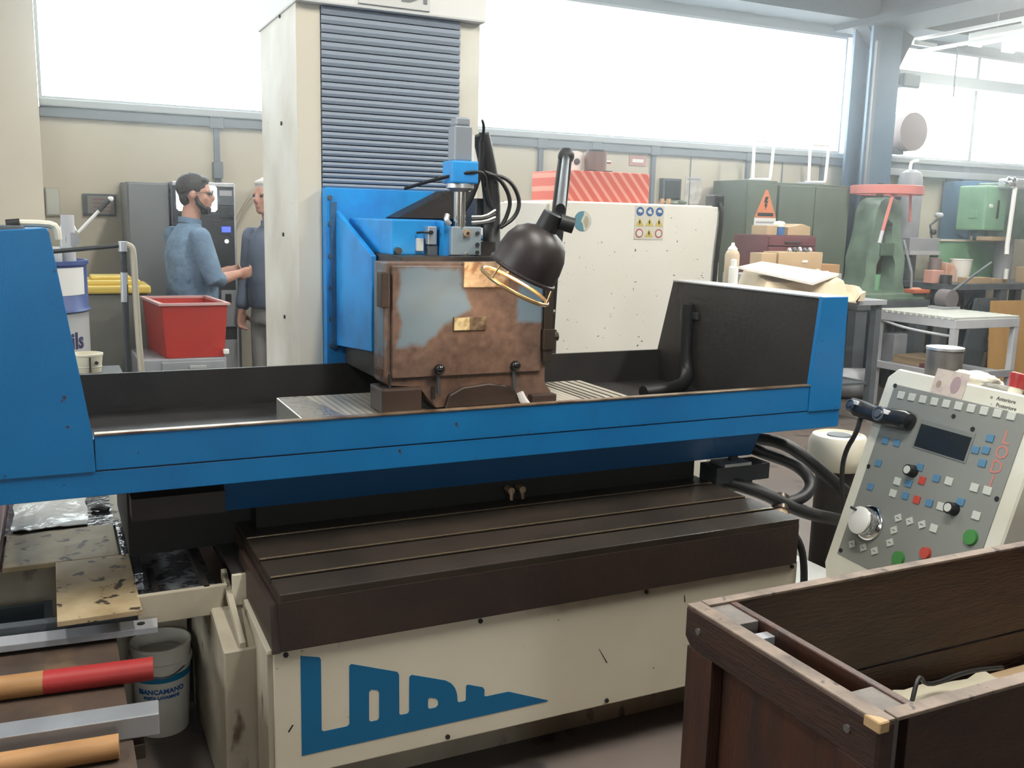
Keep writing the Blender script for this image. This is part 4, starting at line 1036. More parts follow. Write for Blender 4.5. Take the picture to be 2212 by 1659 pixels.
# wall boards
o = thing('notice_frame', (.045, 7.48, 1.5), 'narrow pale paper notice in a frame on the wall', 'notice')
MB().box(-.004, .088, 7.478, 7.5, 1.50, 1.695, .003).build('frame', M('pale_frame', (.50, .48, .40), .7), o)
MB().box(.004, .080, 7.472, 7.479, 1.51, 1.685).build('paper', M('notice_paper', (.60, .62, .55), .7), o)
o = thing('wall_board', (.34, 7.48, 1.51), 'dark framed wall board with reddish printed lines', 'notice board')
MB().box(.232, .448, 7.475, 7.5, 1.508, 1.66, .003).build('frame', GREYDK, o)
b_ = MB().box(.262, .436, 7.470, 7.478, 1.522, 1.646).build('sheet', M('board_sheet', (.26, .25, .23), .7), o)
for k in range(4):
    MB().box(.30, .42, 7.468, 7.471, 1.535 + .027 * k, 1.547 + .027 * k).build('printed_line', M('faded_red_ink', (.26, .15, .14), .7), b_)
o = thing('wall_panel', (.53, 7.48, 1.5), 'small dark grey panel on the wall behind the locker', 'panel')
MB().box(.485, .60, 7.45, 7.5, 1.50, 1.745, .004).build('case', GREYDK, o)

o = thing('fuse_box', (5.2, 7.47, 1.75), 'dark grey fuse box on the wall beside the red carton', 'fuse box')
MB().box(5.11, 5.31, 7.43, 7.5, 1.755, 1.96, .004).build('case', GREYDK, o)
MB().box(5.13, 5.29, 7.42, 7.431, 1.775, 1.94, .003).build('cover', DARKGREY, o)
o = thing('wall_poster', (5.49, 7.49, 1.74), 'pale paper poster pinned to the wall beside the fuse box', 'poster')
MB().box(5.40, 5.585, 7.495, 7.5, 1.735, 1.99).build('paper', M('poster_paper', (.62, .60, .56), .7, var=((.50, .48, .45), 12, .45, .55)), o)
MB().box(5.42, 5.565, 7.493, 7.496, 1.955, 1.975).build('print_line', GREYPAINT, o)
o = thing('danger_plate', (4.86, 7.49, 2.05), 'small faded red and white plate on the wall below the trunking', 'sign')
MB().box(4.77, 4.95, 7.49, 7.5, 2.06, 2.15, .001).build('plate', M('faded_red_plate', (.50, .27, .24), .6), o)
MB().box(4.80, 4.92, 7.488, 7.491, 2.09, 2.12).build('text_bar', WHITEP, o)
o = thing('wall_cover', (4.02, 7.47, 1.6), 'grey cover panel on the wall left of the red carton', 'panel')
MB().box(3.89, 4.20, 7.46, 7.5, 1.60, 1.975, .004).build('cover', GREYPAINT, o)

# drum with hand pump
DX, DY = -.125, 5.4
st = thing('spill_pallet', (DX, DY, 0), 'dark steel spill pallet under the blue oil drum', 'pallet')
MB().box(DX - .45, DX + .45, DY - .45, DY + .45, 0, .36, .006).build('basin', GREYDK, st)
MB().box(DX - .45, DX + .45, DY - .45, DY + .45, .36, .385).build('grating', DARKGREY, st)
d_ = thing('oil_drum', (DX, DY, .385), 'oil drum with blue upper part, grey lower part and paper label', 'drum')
R_ = .295
MB().lathe([(R_ - .01, .385), (R_ + .008, .39), (R_ + .008, .40), (R_, .41), (R_, .70), (R_ + .012, .715), (R_, .73), (R_, 1.035)], (DX, DY, 0), seg=48).build('lower_shell', M('drum_grey', (.36, .37, .38), .45), d_, True)
MB().lathe([(R_, 1.034), (R_ + .014, 1.045), (R_ + .002, 1.06), (R_, 1.27), (R_ + .010, 1.275), (R_ + .010, 1.295), (R_ - .004, 1.295), (R_ - .006, 1.28), (.02, 1.28)], (DX, DY, 0), seg=48).build('upper_shell', M('drum_blue', (.035, .065, .22), .4), d_, True)
def wrap(me, c, r, z, ang0):
    for v in me.vertices:
        t = ang0 + v.co.x / r; q = r + v.co.z
        v.co = V((c[0] + q * math.sin(t), c[1] - q * math.cos(t), z + v.co.y))
    return me
def grid_mesh(w, h, n=10, t=.001):
    bm = bmesh.new(); bmesh.ops.create_grid(bm, x_segments=n, y_segments=1, size=.5)
    for v in bm.verts: v.co = V((v.co.x * w, v.co.y * h, 0))
    r = bmesh.ops.extrude_face_region(bm, geom=bm.faces[:])
    for v in [g for g in r['geom'] if isinstance(g, bmesh.types.BMVert)]: v.co.z += t
    bmesh.ops.recalc_face_normals(bm, faces=bm.faces)
    me = bpy.data.meshes.new('label'); bm.to_mesh(me); bm.free(); return me
place('paper_label', wrap(grid_mesh(.20, .135), (DX, DY), R_ + .002, 1.195, .85), LABEL, d_)
place('small_label', wrap(grid_mesh(.055, .06), (DX, DY), R_ + .002, 1.205, .36), M('yellow_label', (.55, .52, .30), .6), d_)
place('lettering', wrap(text_mesh('oils', .115, .001, bold=.003), (DX, DY), R_ + .001, .895, .80), M('navy_ink', (.03, .035, .10), .5), d_)
pm = thing('hand_pump', (.06, 5.3, 1.28), 'grey rotary hand pump with long lever on the blue drum', 'hand pump')
MB().cyl((.09, 5.30, 1.28), (.09, 5.30, 1.52), .032, seg=14).build('pump_tube', GREYLT, pm, True)
MB().tube([(.062, 5.30, 1.28), (.062, 5.30, 1.44), (.075, 5.30, 1.485), (.105, 5.30, 1.48), (.12, 5.30, 1.44)], .012, 8, 2).build('spout', ALU, pm, True)
MB().cyl((.11, 5.27, 1.40), (.11, 5.33, 1.40), .035, seg=16).build('pump_body', GREYPAINT, pm, True)
lv = MB().tube([(.135, 5.26, 1.435), (.245, 5.26, 1.555)], .008, 8).build('lever', WHITEP, pm, True)
MB().tube([(.235, 5.26, 1.545), (.285, 5.26, 1.60)], .012, 8).build('lever_grip', DARKGREY, lv, True)
MB().ball((.292, 5.26, 1.605), .014, seg=10).build('lever_ball', WHITEP, lv, True)
MB().lathe([(.001, 1.28), (.055, 1.28), (.058, 1.295), (.058, 1.35), (.05, 1.365), (.001, 1.366)], (.0, 5.24, 0), seg=20).build('glass_jar', M('cloudy_jar', (.42, .44, .45), .2), label='cloudy jar standing on the blue drum lid', cat='jar', smooth=True)

# pipe stand with pale hose
p_ = thing('pipe_stand', (.27, 4.2, 0), 'upright dark pipe with horizontal arm carrying a pale hose', 'pipe stand')
MB().tube([(-.15, 4.2, 1.365), (.29, 4.2, 1.412)], .009, 8).build('arm', DARKGREY, p_, True)
MB().cyl((.268, 4.2, 0), (.272, 4.2, 1.40), .013, seg=10).build('post', DARKGREY, p_, True)
MB().cyl((.272, 4.2, 1.385), (.272, 4.2, 1.425), .019, seg=10).build('tee', ALU, p_, True)
MB().cyl((.268, 4.2, 1.18), (.271, 4.2, 1.30), .0145, seg=10).build('sleeve', ALU, p_, True)
MB().tube([(.285, 4.2, 1.412), (.303, 4.2, 1.405), (.31, 4.2, 1.38), (.312, 4.2, 1.20), (.318, 4.2, .95), (.34, 4.2, .5), (.36, 4.2, .02)], .013, 8, 2).build('hose', M('pale_hose', (.50, .45, .36), .6), p_, True)
MB().box(.19, .35, 4.12, 4.28, 0, .02).build('foot', DARKGREY, p_)

# yellow lidded bin
y_ = thing('lidded_bin', (.36, 6.1, 0), 'grey bin with a stepped yellow lid behind the pipe stand', 'bin')
MB().prism([(.12, 0), (.50, 0), (.52, 1.07), (.10, 1.07)], 'y', 6.0, 6.40, .01).build('body', M('bin_olive_grey', (.16, .16, .14), .6), y_)
lid = MB().box(.10, .53, 5.98, 6.42, 1.07, 1.115, .012).build('lid', YELLOW, y_)
MB().box(.15, .48, 6.03, 6.37, 1.112, 1.145, .012).build('lid_step', YELLOW, lid)
MB().box(.21, .43, 6.08, 6.32, 1.143, 1.165, .010).build('lid_step', YELLOW, lid)

# red bin on a cart
c_ = thing('grey_cart', (.66, 5.65, 0), 'grey metal cart carrying the red plastic bin', 'cart')
MB().box(.40, .86, 5.42, 5.90, .12, .755, .006).build('body', GREYPAINT, c_)
dd = MB().box(.52, .85, 5.405, 5.422, .36, .74, .004).build('door', GREYPAINT, c_)
MB().box(.66, .75, 5.39, 5.408, .70, .72, .003).build('handle', ALU, dd)
for x in (.45, .81):
    for y in (5.47, 5.87):
        MB().cyl((x - .02, y, .06), (x + .02, y, .06), .06, seg=14).build('wheel', DARKRUBBER, c_, True)
MB().box(.845, .875, 5.41, 5.44, .775, .80, .004).build('latch', WHITEP, c_)
r_ = thing('red_bin', (.67, 5.65, .755), 'open bright red plastic bin with pale rim on the grey cart', 'bin')
bx0, bx1, by0, by1 = .535, .875, 5.43, 5.92
def rect(dx, z): return [(bx0 - dx - .005, by0 - dx, z), (bx1 + dx, by0 - dx, z), (bx1 + dx - .05, by1 + dx, z), (bx0 - dx - .06, by1 + dx, z)]
mb = MB(); mb.rings([rect(-.02, .757), rect(.0, 1.052)], caps=False); mb.rings([rect(-.026, .765), rect(-.008, 1.052)], caps=False)
V4 = mb._v(rect(-.02, .757)); mb._f(V4); V4 = mb._v(rect(-.026, .765)); mb._f(V4)
mb.build('tub', RED, r_)
mb = MB(); mb.rings([rect(-.010, 1.047), rect(.014, 1.047), rect(.014, 1.060), rect(-.010, 1.060), rect(-.010, 1.047)], caps=False)
mb.build('rim', M('pale_red_rim', (.58, .36, .35), .4), r_)
# cream pail on a low stool
s_ = thing('steel_stool', (.12, 4.62, 0), 'dark steel stool under the cream paint pail', 'stool')
MB().box(-.02, .27, 4.48, 4.78, .815, .832, .003).build('seat', DARKGREY, s_)
for x in (.0, .25):
    for y in (4.5, 4.76):
        MB().box(x - .012, x + .012, y - .012, y + .012, 0, .816).build('leg', DARKGREY, s_)
k_ = thing('paint_pail', (.13, 4.62, .832), 'cream paint pail with open top behind the splash guard', 'pail')
MB().lathe([(.001, .834), (.058, .832), (.066, .905), (.069, .907), (.069, .916), (.064, .917), (.060, .90), (.054, .84), (.001, .839)], (.127, 4.62, 0), seg=30, caps=False).build('pail', CREAMPL, k_, True)
MB().lathe([(.001, .895), (.0605, .895)], (.127, 4.62, 0), seg=24, caps=False).build('paint', M('ochre_paint', (.48, .40, .22), .5), k_, True)
MB().box(.134, .140, 4.55, 4.562, .838, .905).build('drip', DARKGREY, k_)
MB().cyl((.163, 4.566, .878), (.165, 4.560, .878), .008, seg=10).build('stain', DARKGREY, k_)
MB().lathe([(.0605, .855), (.0625, .858), (.0612, .861)], (.127, 4.62, 0), seg=30, caps=False).build('bead', CREAMPL, k_, True)

# ------------------------------------------------------------------ right background
g_ = thing('green_cabinet', (6.28, 7.1, 0), 'tall olive green metal cabinet with a double door and orange warning triangle', 'cabinet')
MB().box(5.65, 6.0, 6.92, 7.40, 0, 1.955, .004).build('body', GREENCAB, g_)
MB().box(6.0, 6.88, 6.94, 7.40, 0, 1.945, .004).build('body', GREENCAB, g_)
for a, b in ((5.66, 5.99), (6.02, 6.44), (6.45, 6.87)):
    dd = MB().box(a, b, 6.90, 6.925 if a < 6 else 6.942, .1, 1.92, .004).build('door', GREENCAB, g_)
    MB().box(b - .05, b - .035, 6.885, 6.902, .95, 1.08, .003).build('handle', DARKGREY, dd)
sg_ = thing('warning_sign', (5.86, 6.89, 1.6), 'orange triangular high voltage sign with a grey plate on the green cabinet', 'sign')
flat('triangle', curve_mesh([[(-.125, -.11), (.125, -.11), (.012, .135), (-.012, .135)]], .002), frame((5.865, 6.896, 1.735), (1, 0, 0), (0, 0, 1)), ORANGE, sg_)
flat('lightning_bolt', curve_mesh([[(-.012, .075), (.024, .075), (.006, .038), (.026, .038), (.004, .005), (.018, .005), (-.006, -.038), (-.008, -.008), (-.022, -.008), (-.006, .022), (-.026, .022)]], .0015), frame((5.865, 6.893, 1.735), (1, 0, 0), (0, 0, 1)), INK, sg_)
MB().box(5.775, 5.955, 6.8925, 6.896, 1.637, 1.668).build('text_bar', INK, sg_)
MB().box(5.742, 5.99, 6.893, 6.9, 1.545, 1.622, .001).build('plate', LABEL, sg_)
MB().box(5.76, 5.97, 6.8915, 6.894, 1.575, 1.59).build('plate_line', GREYPAINT, sg_)
for k, (x, lab) in enumerate(((5.93, 'white tubular bracket standing on the green cabinet left of the other'), (6.60, 'white tubular bracket standing on the green cabinet beside the steel pillar'))):
    b_ = thing('tube_bracket', (x, 7.1, 1.955), lab, 'bracket')
    mb = MB(); mb.tube([(x - .10, 7.1, 1.965), (x + .13, 7.1, 1.975), (x + .14, 7.1, 2.0), (x + .155, 7.1, 2.30), (x + .14, 7.1, 2.32), (x - .06, 7.1, 2.32), (x - .075, 7.1, 2.30), (x - .065, 7.1, 1.97)], .014, 8); mb.build('tube_frame', WHITEP, b_, True)
    MB().box(x - .16, x + .02, 6.98, 7.16, 1.95, 1.968, .003).build('base_plate', GREYLT, b_)
# maroon drawer unit with boxes
d_ = thing('drawer_unit', (5.9, 6.55, 0), 'maroon steel drawer unit in front of the green cabinet', 'drawer unit')
MB().box(5.45, 5.98, 6.36, 6.80, 0, 1.475, .004).build('body', MAROON, d_)
for k in range(5):
    dd = MB().box(5.46, 5.97, 6.34, 6.362, 1.475 - .085 * (k + 1), 1.475 - .085 * k - .012, .003).build('drawer', MAROON, d_)
    MB().box(5.62, 5.80, 6.325, 6.342, 1.475 - .085 * k - .06, 1.475 - .085 * k - .05, .002).build('handle', DARKGREY, dd)
MB().box(5.49, 5.60, 6.42, 6.62, 1.475, 1.555, .004).build('carton', CARD, label='open brown carton at the left on the maroon drawer unit', cat='box')
mb = MB(); mb.prism([(5.72, 1.475), (5.97, 1.475), (5.97, 1.55), (5.88, 1.575), (5.80, 1.555), (5.72, 1.545)], 'y', 6.42, 6.66, .003)
mb.build('carton', CARD, label='crushed brown carton at the right on the maroon drawer unit', cat='box')
o = thing('blue_tub', (5.65, 6.45, 1.475), 'small blue tub with white lid between the cartons', 'tub')
MB().lathe([(.040, 1.475), (.046, 1.545)], (5.655, 6.46, 0), seg=18).build('tub', M('tub_blue', (.04, .14, .36), .5), o, True)
MB().lathe([(.05, 1.545), (.052, 1.575), (.035, 1.592), (.001, 1.595)], (5.655, 6.46, 0), seg=18).build('lid', WHITE_PLASTIC, o, True)

# bench with the kraft paper package
w_ = thing('packing_bench', (5.3, 6.0, 0), 'long grey workbench carrying cartons and the paper package', 'workbench')
MB().box(4.55, 6.02, 5.55, 6.30, .95, .99, .003).build('bench_top', GREYPAINT, w_)
for x in (4.6, 5.96):
    for y in (5.6, 6.24):
        MB().box(x - .03, x + .03, y - .03, y + .03, 0, .95).build('leg', GREYDK, w_)
MB().box(4.6, 5.96, 5.6, 6.24, .30, .32).build('lower_shelf', GREYDK, w_)
MB().box(4.95, 6.02, 6.06, 6.29, .99, 1.17, .004).build('back_box', GREYPAINT, w_)
k_ = thing('paper_package', (5.1, 5.75, .99), 'large package wrapped in creased brown kraft paper on the bench', 'package')
mb = MB(); nx, ny = 22, 12; up = []
for j in range(ny + 1):
    for i in range(nx + 1):
        u_, v_ = i / nx, j / ny
        x = 4.73 + 1.0 * u_ + .11 * v_; y = 5.50 + .54 * v_
        h = (1.115 + .10 * v_) if .18 < v_ < .95 and .06 < u_ < .9 else 1.04
        h += .02 * noise.noise(V((x * 4, y * 4, 2))) + .02 * noise.noise(V((x * 11, y * 11, 7)))
        if v_ < .1: h = .98 + .05 * noise.noise(V((x * 6, 0, 3)))
        if u_ > .92: h += .06 - .1 * v_ * 0
        up.append((x, y, h))
U = mb._v(up); w__ = nx + 1
for j in range(ny):
    for i in range(nx):
        mb._f([U[c] for c in (j * w__ + i, j * w__ + i + 1, (j + 1) * w__ + i + 1, (j + 1) * w__ + i)])
edge = [j for j in range(w__)] + [j * w__ + nx for j in range(1, ny + 1)] + [ny * w__ + i for i in range(nx - 1, -1, -1)] + [j * w__ for j in range(ny - 1, 0, -1)]
Lw = {e: mb.bm.verts.new((up[e][0] * .98 + 5.2 * .02, up[e][1], .99)) for e in edge}
for a, b in zip(edge, edge[1:] + edge[:1]):
    mb._f([U[a], Lw[a], Lw[b], U[b]])
mb._f([Lw[e] for e in edge])
mb.build('wrapping', KRAFT, k_, True, angle=25)
q4 = [V((4.672, 5.75, 1.245)), V((5.13, 5.45, 1.140)), V((5.68, 5.75, 1.190)), V((5.10, 6.0, 1.272))]
mb = MB(); mb.rings([[p + V((0, 0, -.018)) for p in q4], q4])
mb.build('white_board', BOARD, label='flat white board lying on the kraft paper package', cat='board')
MB().box(5.16, 5.32, 6.08, 6.22, 1.17, 1.335, .004).build('carton', CARD, label='small plain carton on the bench left of the long carton', cat='box')
MB().box(5.33, 5.80, 6.07, 6.26, 1.17, 1.345, .004).build('carton', CARD, label='long plain carton on the bench beside the small carton', cat='box')
bpy.data.objects['carton.003']['label'] = 'long plain carton on the bench beside the small carton'
MB().box(5.58, 5.64, 6.066, 6.07, 1.26, 1.28).build('carton_label', LABEL, bpy.data.objects['carton.003'])
MB().box(5.81, 6.01, 6.08, 6.24, 1.17, 1.245, .004).build('carton', M('orange_brown_card', (.36, .20, .09), .8), label='low orange-brown carton on the bench near the green press', cat='box')
o = thing('tool_heap', (5.6, 6.15, 1.345), 'grey metal clips heaped on the long carton', 'clips')
for k in range(5):
    x = 5.48 + .055 * k
    MB().tube([(x, 6.10, 1.350), (x + .02, 6.14, 1.372 + .006 * (k % 3)), (x + .05, 6.19, 1.352)], .012, 6, 1).build('clip', (GREYLT, GREYDK)[k % 2], o, True)
# bottle and glue pot at the bench end
o = thing('spray_bottle', (4.66, 5.62, .99), 'white plastic bottle with pointed cap at the bench end', 'bottle')
MB().lathe([(.05, 1.0), (.055, 1.01), (.055, 1.33), (.045, 1.355), (.015, 1.38), (.015, 1.40), (.001, 1.42)], (4.66, 5.82, 0), seg=20).build('bottle_body', M('bottle_tan', (.48, .38, .26), .5), o, True)
MB().lathe([(.034, 1.345), (.036, 1.375), (.014, 1.40), (.011, 1.42)], (4.66, 5.82, 0), seg=20).build('bottle_cap', WHITEP, o, True)
o = thing('glue_bottle', (4.59, 5.6, .99), 'short bottle with white cap beside the pointed bottle', 'bottle')
MB().lathe([(.036, 1.0), (.036, 1.24), (.02, 1.25)], (4.60, 5.72, 0), seg=18).build('bottle_body', WHITE_PLASTIC, o, True)
MB().lathe([(.022, 1.25), (.022, 1.295), (.015, 1.30)], (4.60, 5.72, 0), seg=18).build('bottle_cap', WHITEP, o, True)

# fly press on its stand
f_ = thing('fly_press', (7.1, 6.75, .0), 'green cast fly press with a pale red handwheel on a grey stand', 'press')
PX, PY = 7.10, 6.75
st = MB().box(6.68, 7.62, 6.50, 6.885, .80, .885, .005).build('stand_top', GREYDK, f_)
for x, y in ((6.75, 6.56), (7.54, 6.56), (6.75, 6.83), (7.54, 6.83)):
    MB().box(x - .07, x + .07, y - .05, y + .05, 0, .80, .003).build('stand_leg', GREYDK, f_)
MB().box(6.72, 7.58, 6.53, 6.88, .885, .95, .01).build('base', GREEN, f_)
outer = [(6.80, .95), (6.83, 1.0), (6.87, 1.12), (6.86, 1.28), (6.90, 1.42), (6.93, 1.55), (6.94, 1.70), (6.99, 1.80), (7.06, 1.84), (7.15, 1.84), (7.22, 1.80), (7.27, 1.70), (7.27, 1.55), (7.31, 1.42), (7.36, 1.28), (7.36, 1.05), (7.40, .95)]
inner = [(7.00, .97), (7.00, 1.22), (7.05, 1.30), (7.20, 1.30), (7.24, 1.22), (7.24, .97)]
hole = [(7.05, 1.38), (7.05, 1.60), (7.10, 1.64), (7.16, 1.60), (7.16, 1.38)]
me = curve_mesh([outer, inner, hole], .13)
flat('frame_casting', me, frame((0, 6.75, 0), (1, 0, 0), (0, 0, 1)), GREEN, f_)
MB().box(7.06, 7.15, 6.70, 6.80, 1.15, 1.62, .006).build('ram', STEEL_BROWN, f_)
MB().cyl((7.105, 6.75, .96), (7.105, 6.75, 1.12), .07, seg=18).build('anvil', GREEN_LT, f_, True)
MB().box(7.02, 7.19, 6.60, 6.64, 1.30, 1.42, .008).build('guide_cap', GREEN_DK, f_)
MB().cyl((7.10, 6.75, 1.82), (7.10, 6.75, 1.975), .032, seg=14).build('screw_spindle', STEEL_BROWN, f_, True)
rr = []
wh = MB(); wh.rings([MB.ring(V((7.12, 6.69, z)), (0, 0, 1), r, 48) for r, z in ((.31, 1.865), (.33, 1.87), (.33, 1.945), (.31, 1.95), (.27, 1.95), (.27, 1.865), (.31, 1.865))], caps=False)
whl = wh.build('handwheel', SALMON, f_, True)
for k in range(3):
    t_ = 2 * math.pi * k / 3 + .3
    MB().cyl((7.12, 6.70, 1.91), (7.12 + .28 * math.cos(t_), 6.69 + .28 * math.sin(t_), 1.91), .022, seg=8).build('spoke', SALMON, whl, True)
MB().tube([(6.97, 6.47, 1.875), (6.88, 6.44, 1.66), (6.81, 6.42, 1.47)], [.016, .016, .014], 8).build('handle_bar', SALMON, f_, True)
MB().tube([(6.832, 6.427, 1.53), (6.79, 6.414, 1.42)], .016, 8).build('handle_grip', GREYLT, f_, True)
MB().tube([(7.22, 6.50, 1.875), (7.27, 6.52, 1.62)], .012, 8).build('stay', SALMON, f_, True)
MB().tube([(7.30, 6.60, 1.45), (7.42, 6.58, 1.15), (7.44, 6.58, .95)], .012, 8).build('side_rod', GREYPAINT, f_, True)

# gas cylinder
o = thing('gas_cylinder', (8.0, 7.2, 0), 'grey gas cylinder with a bent white outlet pipe at the wall', 'gas cylinder')
MB().lathe([(.11, 0), (.125, .02), (.125, 1.95), (.12, 2.05), (.10, 2.12), (.05, 2.15)], (7.98, 7.2, 0), seg=24).build('shell', GREYPAINT, o, True)
MB().tube([(7.96, 7.2, 2.14), (7.96, 7.2, 2.20), (7.98, 7.2, 2.235), (8.06, 7.2, 2.245)], .016, 8, 1).build('outlet', WHITEP, o, True)
MB().box(7.84, 8.12, 7.19, 7.40, 1.85, 1.88).build('wall_strap', DARKGREY, o)

# rear machine bench with grey block, green bed
h_ = thing('machine_bench', (8.4, 6.75, 0), 'long bench against the wall carrying the green drilling machine', 'workbench')
MB().box(7.72, 9.6, 6.45, 7.05, .98, 1.04, .004).build('bench_top', GREYDK, h_)
for x in (7.8, 8.6, 9.5):
    for y in (6.5, 7.0):
        MB().box(x - .05, x + .05, y - .04, y + .04, 0, .98).build('leg', GREYDK, h_)
MB().box(7.75, 9.55, 6.5, 7.0, .35, .38).build('lower_shelf', GREYDK, h_)
b_ = thing('lathe_bed', (8.3, 6.9, 1.04), 'long low machine bed with grey left half and green right half', 'machine bed')
MB().box(7.45 + .29, 8.16, 6.92, 7.03, 1.34, 1.47, .006).build('grey_guard', GREYPAINT, b_)
MB().box(7.45 + .29, 8.16, 6.90, 7.03, 1.30, 1.34, .004).build('guard_lip', GREYLT, b_)
MB().box(7.76, 7.80, 6.93, 7.03, 1.04, 1.32).build('foot', GREYDK, b_)
MB().box(8.16, 9.10, 6.92, 7.03, 1.04, 1.44, .008).build('green_body', GREEN_LT, b_)
MB().box(8.16, 9.10, 6.90, 7.03, 1.44, 1.46, .004).build('green_top', CREAM, b_)
# drilling machine
m_ = thing('drilling_machine', (8.75, 6.6, 1.04), 'pale green drilling machine head with a chromed lever ball', 'drilling machine')
MB().box(8.40, 8.74, 6.62, 6.95, 1.56, 2.0, .02).build('gear_head', GREEN_LT, m_)
MB().box(8.70, 9.12, 6.60, 6.98, 1.48, 2.04, .02).build('motor_housing', GREEN_DK, m_)
MB().cyl((8.95, 6.78, 1.04), (8.95, 6.78, 1.55), .09, seg=20).build('column', GREYPAINT, m_, True)
MB().cyl((8.52, 6.75, 1.46), (8.52, 6.75, 1.565), .075, seg=16).build('spindle', M('dark_teal_paint', (.03, .07, .085), .5), m_, True)
MB().box(8.57, 8.585, 6.605, 6.622, 1.68, 1.86).build('scale', INK, m_)
MB().cyl((8.47, 6.622, 1.80), (8.47, 6.60, 1.80), .02, seg=10).build('button', LABEL, m_)
MB().box(8.385, 8.402, 6.7, 6.8, 1.68, 1.76, .004).build('latch', GREEN_LT, m_)
MB().ball((8.52, 6.46, 2.03), .06).build('lever_ball', CHROME, m_, True)
MB().box(8.54, 8.78, 6.46, 6.62, 1.97, 2.07, .02).build('lever_hub', ALU, m_)
MB().tube([(8.58, 6.45, 1.98), (8.49, 6.40, 1.42), (8.47, 6.38, 1.33)], .022, 8).build('lever', WHITEP, m_, True)
MB().box(8.45, 8.75, 6.55, 6.80, 1.46, 1.50, .004).build('work_table', CARD, m_)
o = thing('blue_locker', (8.94, 7.25, 0), 'narrow blue metal locker at the wall behind the drilling machine', 'locker')
MB().box(8.76, 9.12, 7.08, 7.45, 0, 2.07, .004).build('body', M('steel_blue_paint', (.10, .22, .36), .5, var=((.08, .18, .30), 3, .4, .7)), o)
MB().box(8.77, 9.11, 7.06, 7.082, .05, 2.05, .003).build('door', M('steel_blue_paint2', (.10, .22, .36), .5), o)
o = thing('desk_lamp_arm', (8.15, 6.95, 1.47), 'small jointed magnifier arm standing on the grey bed', 'arm')
MB().tube([(8.10, 6.97, 1.47), (8.06, 6.97, 1.60), (8.15, 6.96, 1.66)], .012, 6).build('arm', GREYDK, o, True)
MB().ball((8.10, 6.96, 1.53), .035, seg=10).build('joint', DARKRUBBER, o, True)
MB().ball((8.15, 6.95, 1.70), .045, (1, 1, .7), seg=10).build('head', GREYLT, o, True)

# bench-top clutter: a row of containers on the long bench
def pot(x, y, z, r, h, mat, name, lab, cat, taper=1.0):
    t_ = thing(name, (x, y, z), lab, cat)
    MB().lathe([(r * taper, z), (r, z + h), (r * .9, z + h), (r * .9 * taper, z + .01), (.001, z + .01)], (x, y, 0), seg=20, caps=False).build('wall', mat, t_, True)
    MB().lathe([(r, z + h - .008), (r * 1.05, z + h - .004), (r, z + h)], (x, y, 0), seg=20, caps=False).build('lip', mat, t_, True)
pot(8.26, 6.72, 1.04, .105, .23, WHITE_PLASTIC, 'white_beaker', 'white plastic beaker on the long bench', 'beaker', .8)
pot(7.915, 6.74, 1.04, .06, .24, M('brown_tin', (.22, .17, .16), .5), 'tall_tin', 'tall brownish tin on the long bench', 'tin')
MB().prism([(7.985, 1.04), (8.14, 1.04), (8.14, 1.16), (8.09, 1.22), (7.99, 1.24)], 'y', 6.66, 6.90, .004).build('orange_carton', M('pale_orange_card', (.62, .30, .18), .7, var=((.66, .45, .36), 9, .45, .55)), label='pale orange printed carton between tin and beaker', cat='box')
MB().box(7.70, 7.85, 6.57, 6.68, 1.04, 1.165, .006).build('pink_carton', M('pink_card', (.66, .36, .30), .7), label='faded pink carton at the left end of the long bench', cat='box')
pot(7.80, 6.50, 1.04, .055, .085, DARKGREY, 'dark_cup', 'dark round cup in front of the pink carton', 'cup')
MB().box(8.08, 8.42, 6.48, 6.60, 1.04, 1.10, .004).build('carton', CARD, label='low tan carton in front of the white beaker', cat='box')
MB().box(8.48, 8.70, 6.50, 6.68, 1.04, 1.085, .004).build('carton', CARD, label='flat tan carton in front of the green bed', cat='box')
MB().box(8.96, 9.14, 6.46, 6.62, 1.04, 1.20, .004).build('carton', CARD, label='upright tan carton at the right of the long bench', cat='box')
pot(9.08, 6.54, 1.20, .03, .08, WHITEP, 'white_cap_bottle', 'white capped vial on the upright tan carton', 'vial')
pot(8.60, 6.46, 1.085, .022, .10, WHITEP, 'white_tube', 'small white tube standing on the flat tan carton', 'tube')
o = thing('bench_grinder', (7.2, 6.0, .857), 'brown round tool head with long grey lever standing on the slatted rack', 'tool')
MB().cyl((7.22, 6.05, .945), (7.22, 5.93, .945), .085, seg=18).build('head', M('dusty_brown_iron', (.14, .12, .125), .6), o, True)
MB().box(7.10, 7.30, 5.90, 6.08, .857, .88).build('foot', GREYPAINT, o)
MB().tube([(7.25, 5.99, .99), (7.5, 5.99, 1.13), (7.76, 5.99, 1.27)], .012, 8).build('lever', GREYDK, o, True)
o = thing('orange_tray', (7.42, 6.55, .95), 'orange tray of parts on the press base', 'tray')
MB().box(7.40, 7.60, 6.50, 6.66, .952, .985, .004).build('tray', M('orange_plastic', (.55, .14, .07), .5), o)
MB().ball((7.49, 6.58, .985), .05, (1.5, 1, .4), 10).build('parts', M('pale_orange', (.62, .30, .2), .6), o, True)
MB().cyl((7.62, 6.62, 1.04 - .155), (7.62, 6.62, .97), .05, seg=14).build('metal_ring', STEEL_BROWN, label='dark steel ring beside the orange tray', cat='ring', smooth=True)

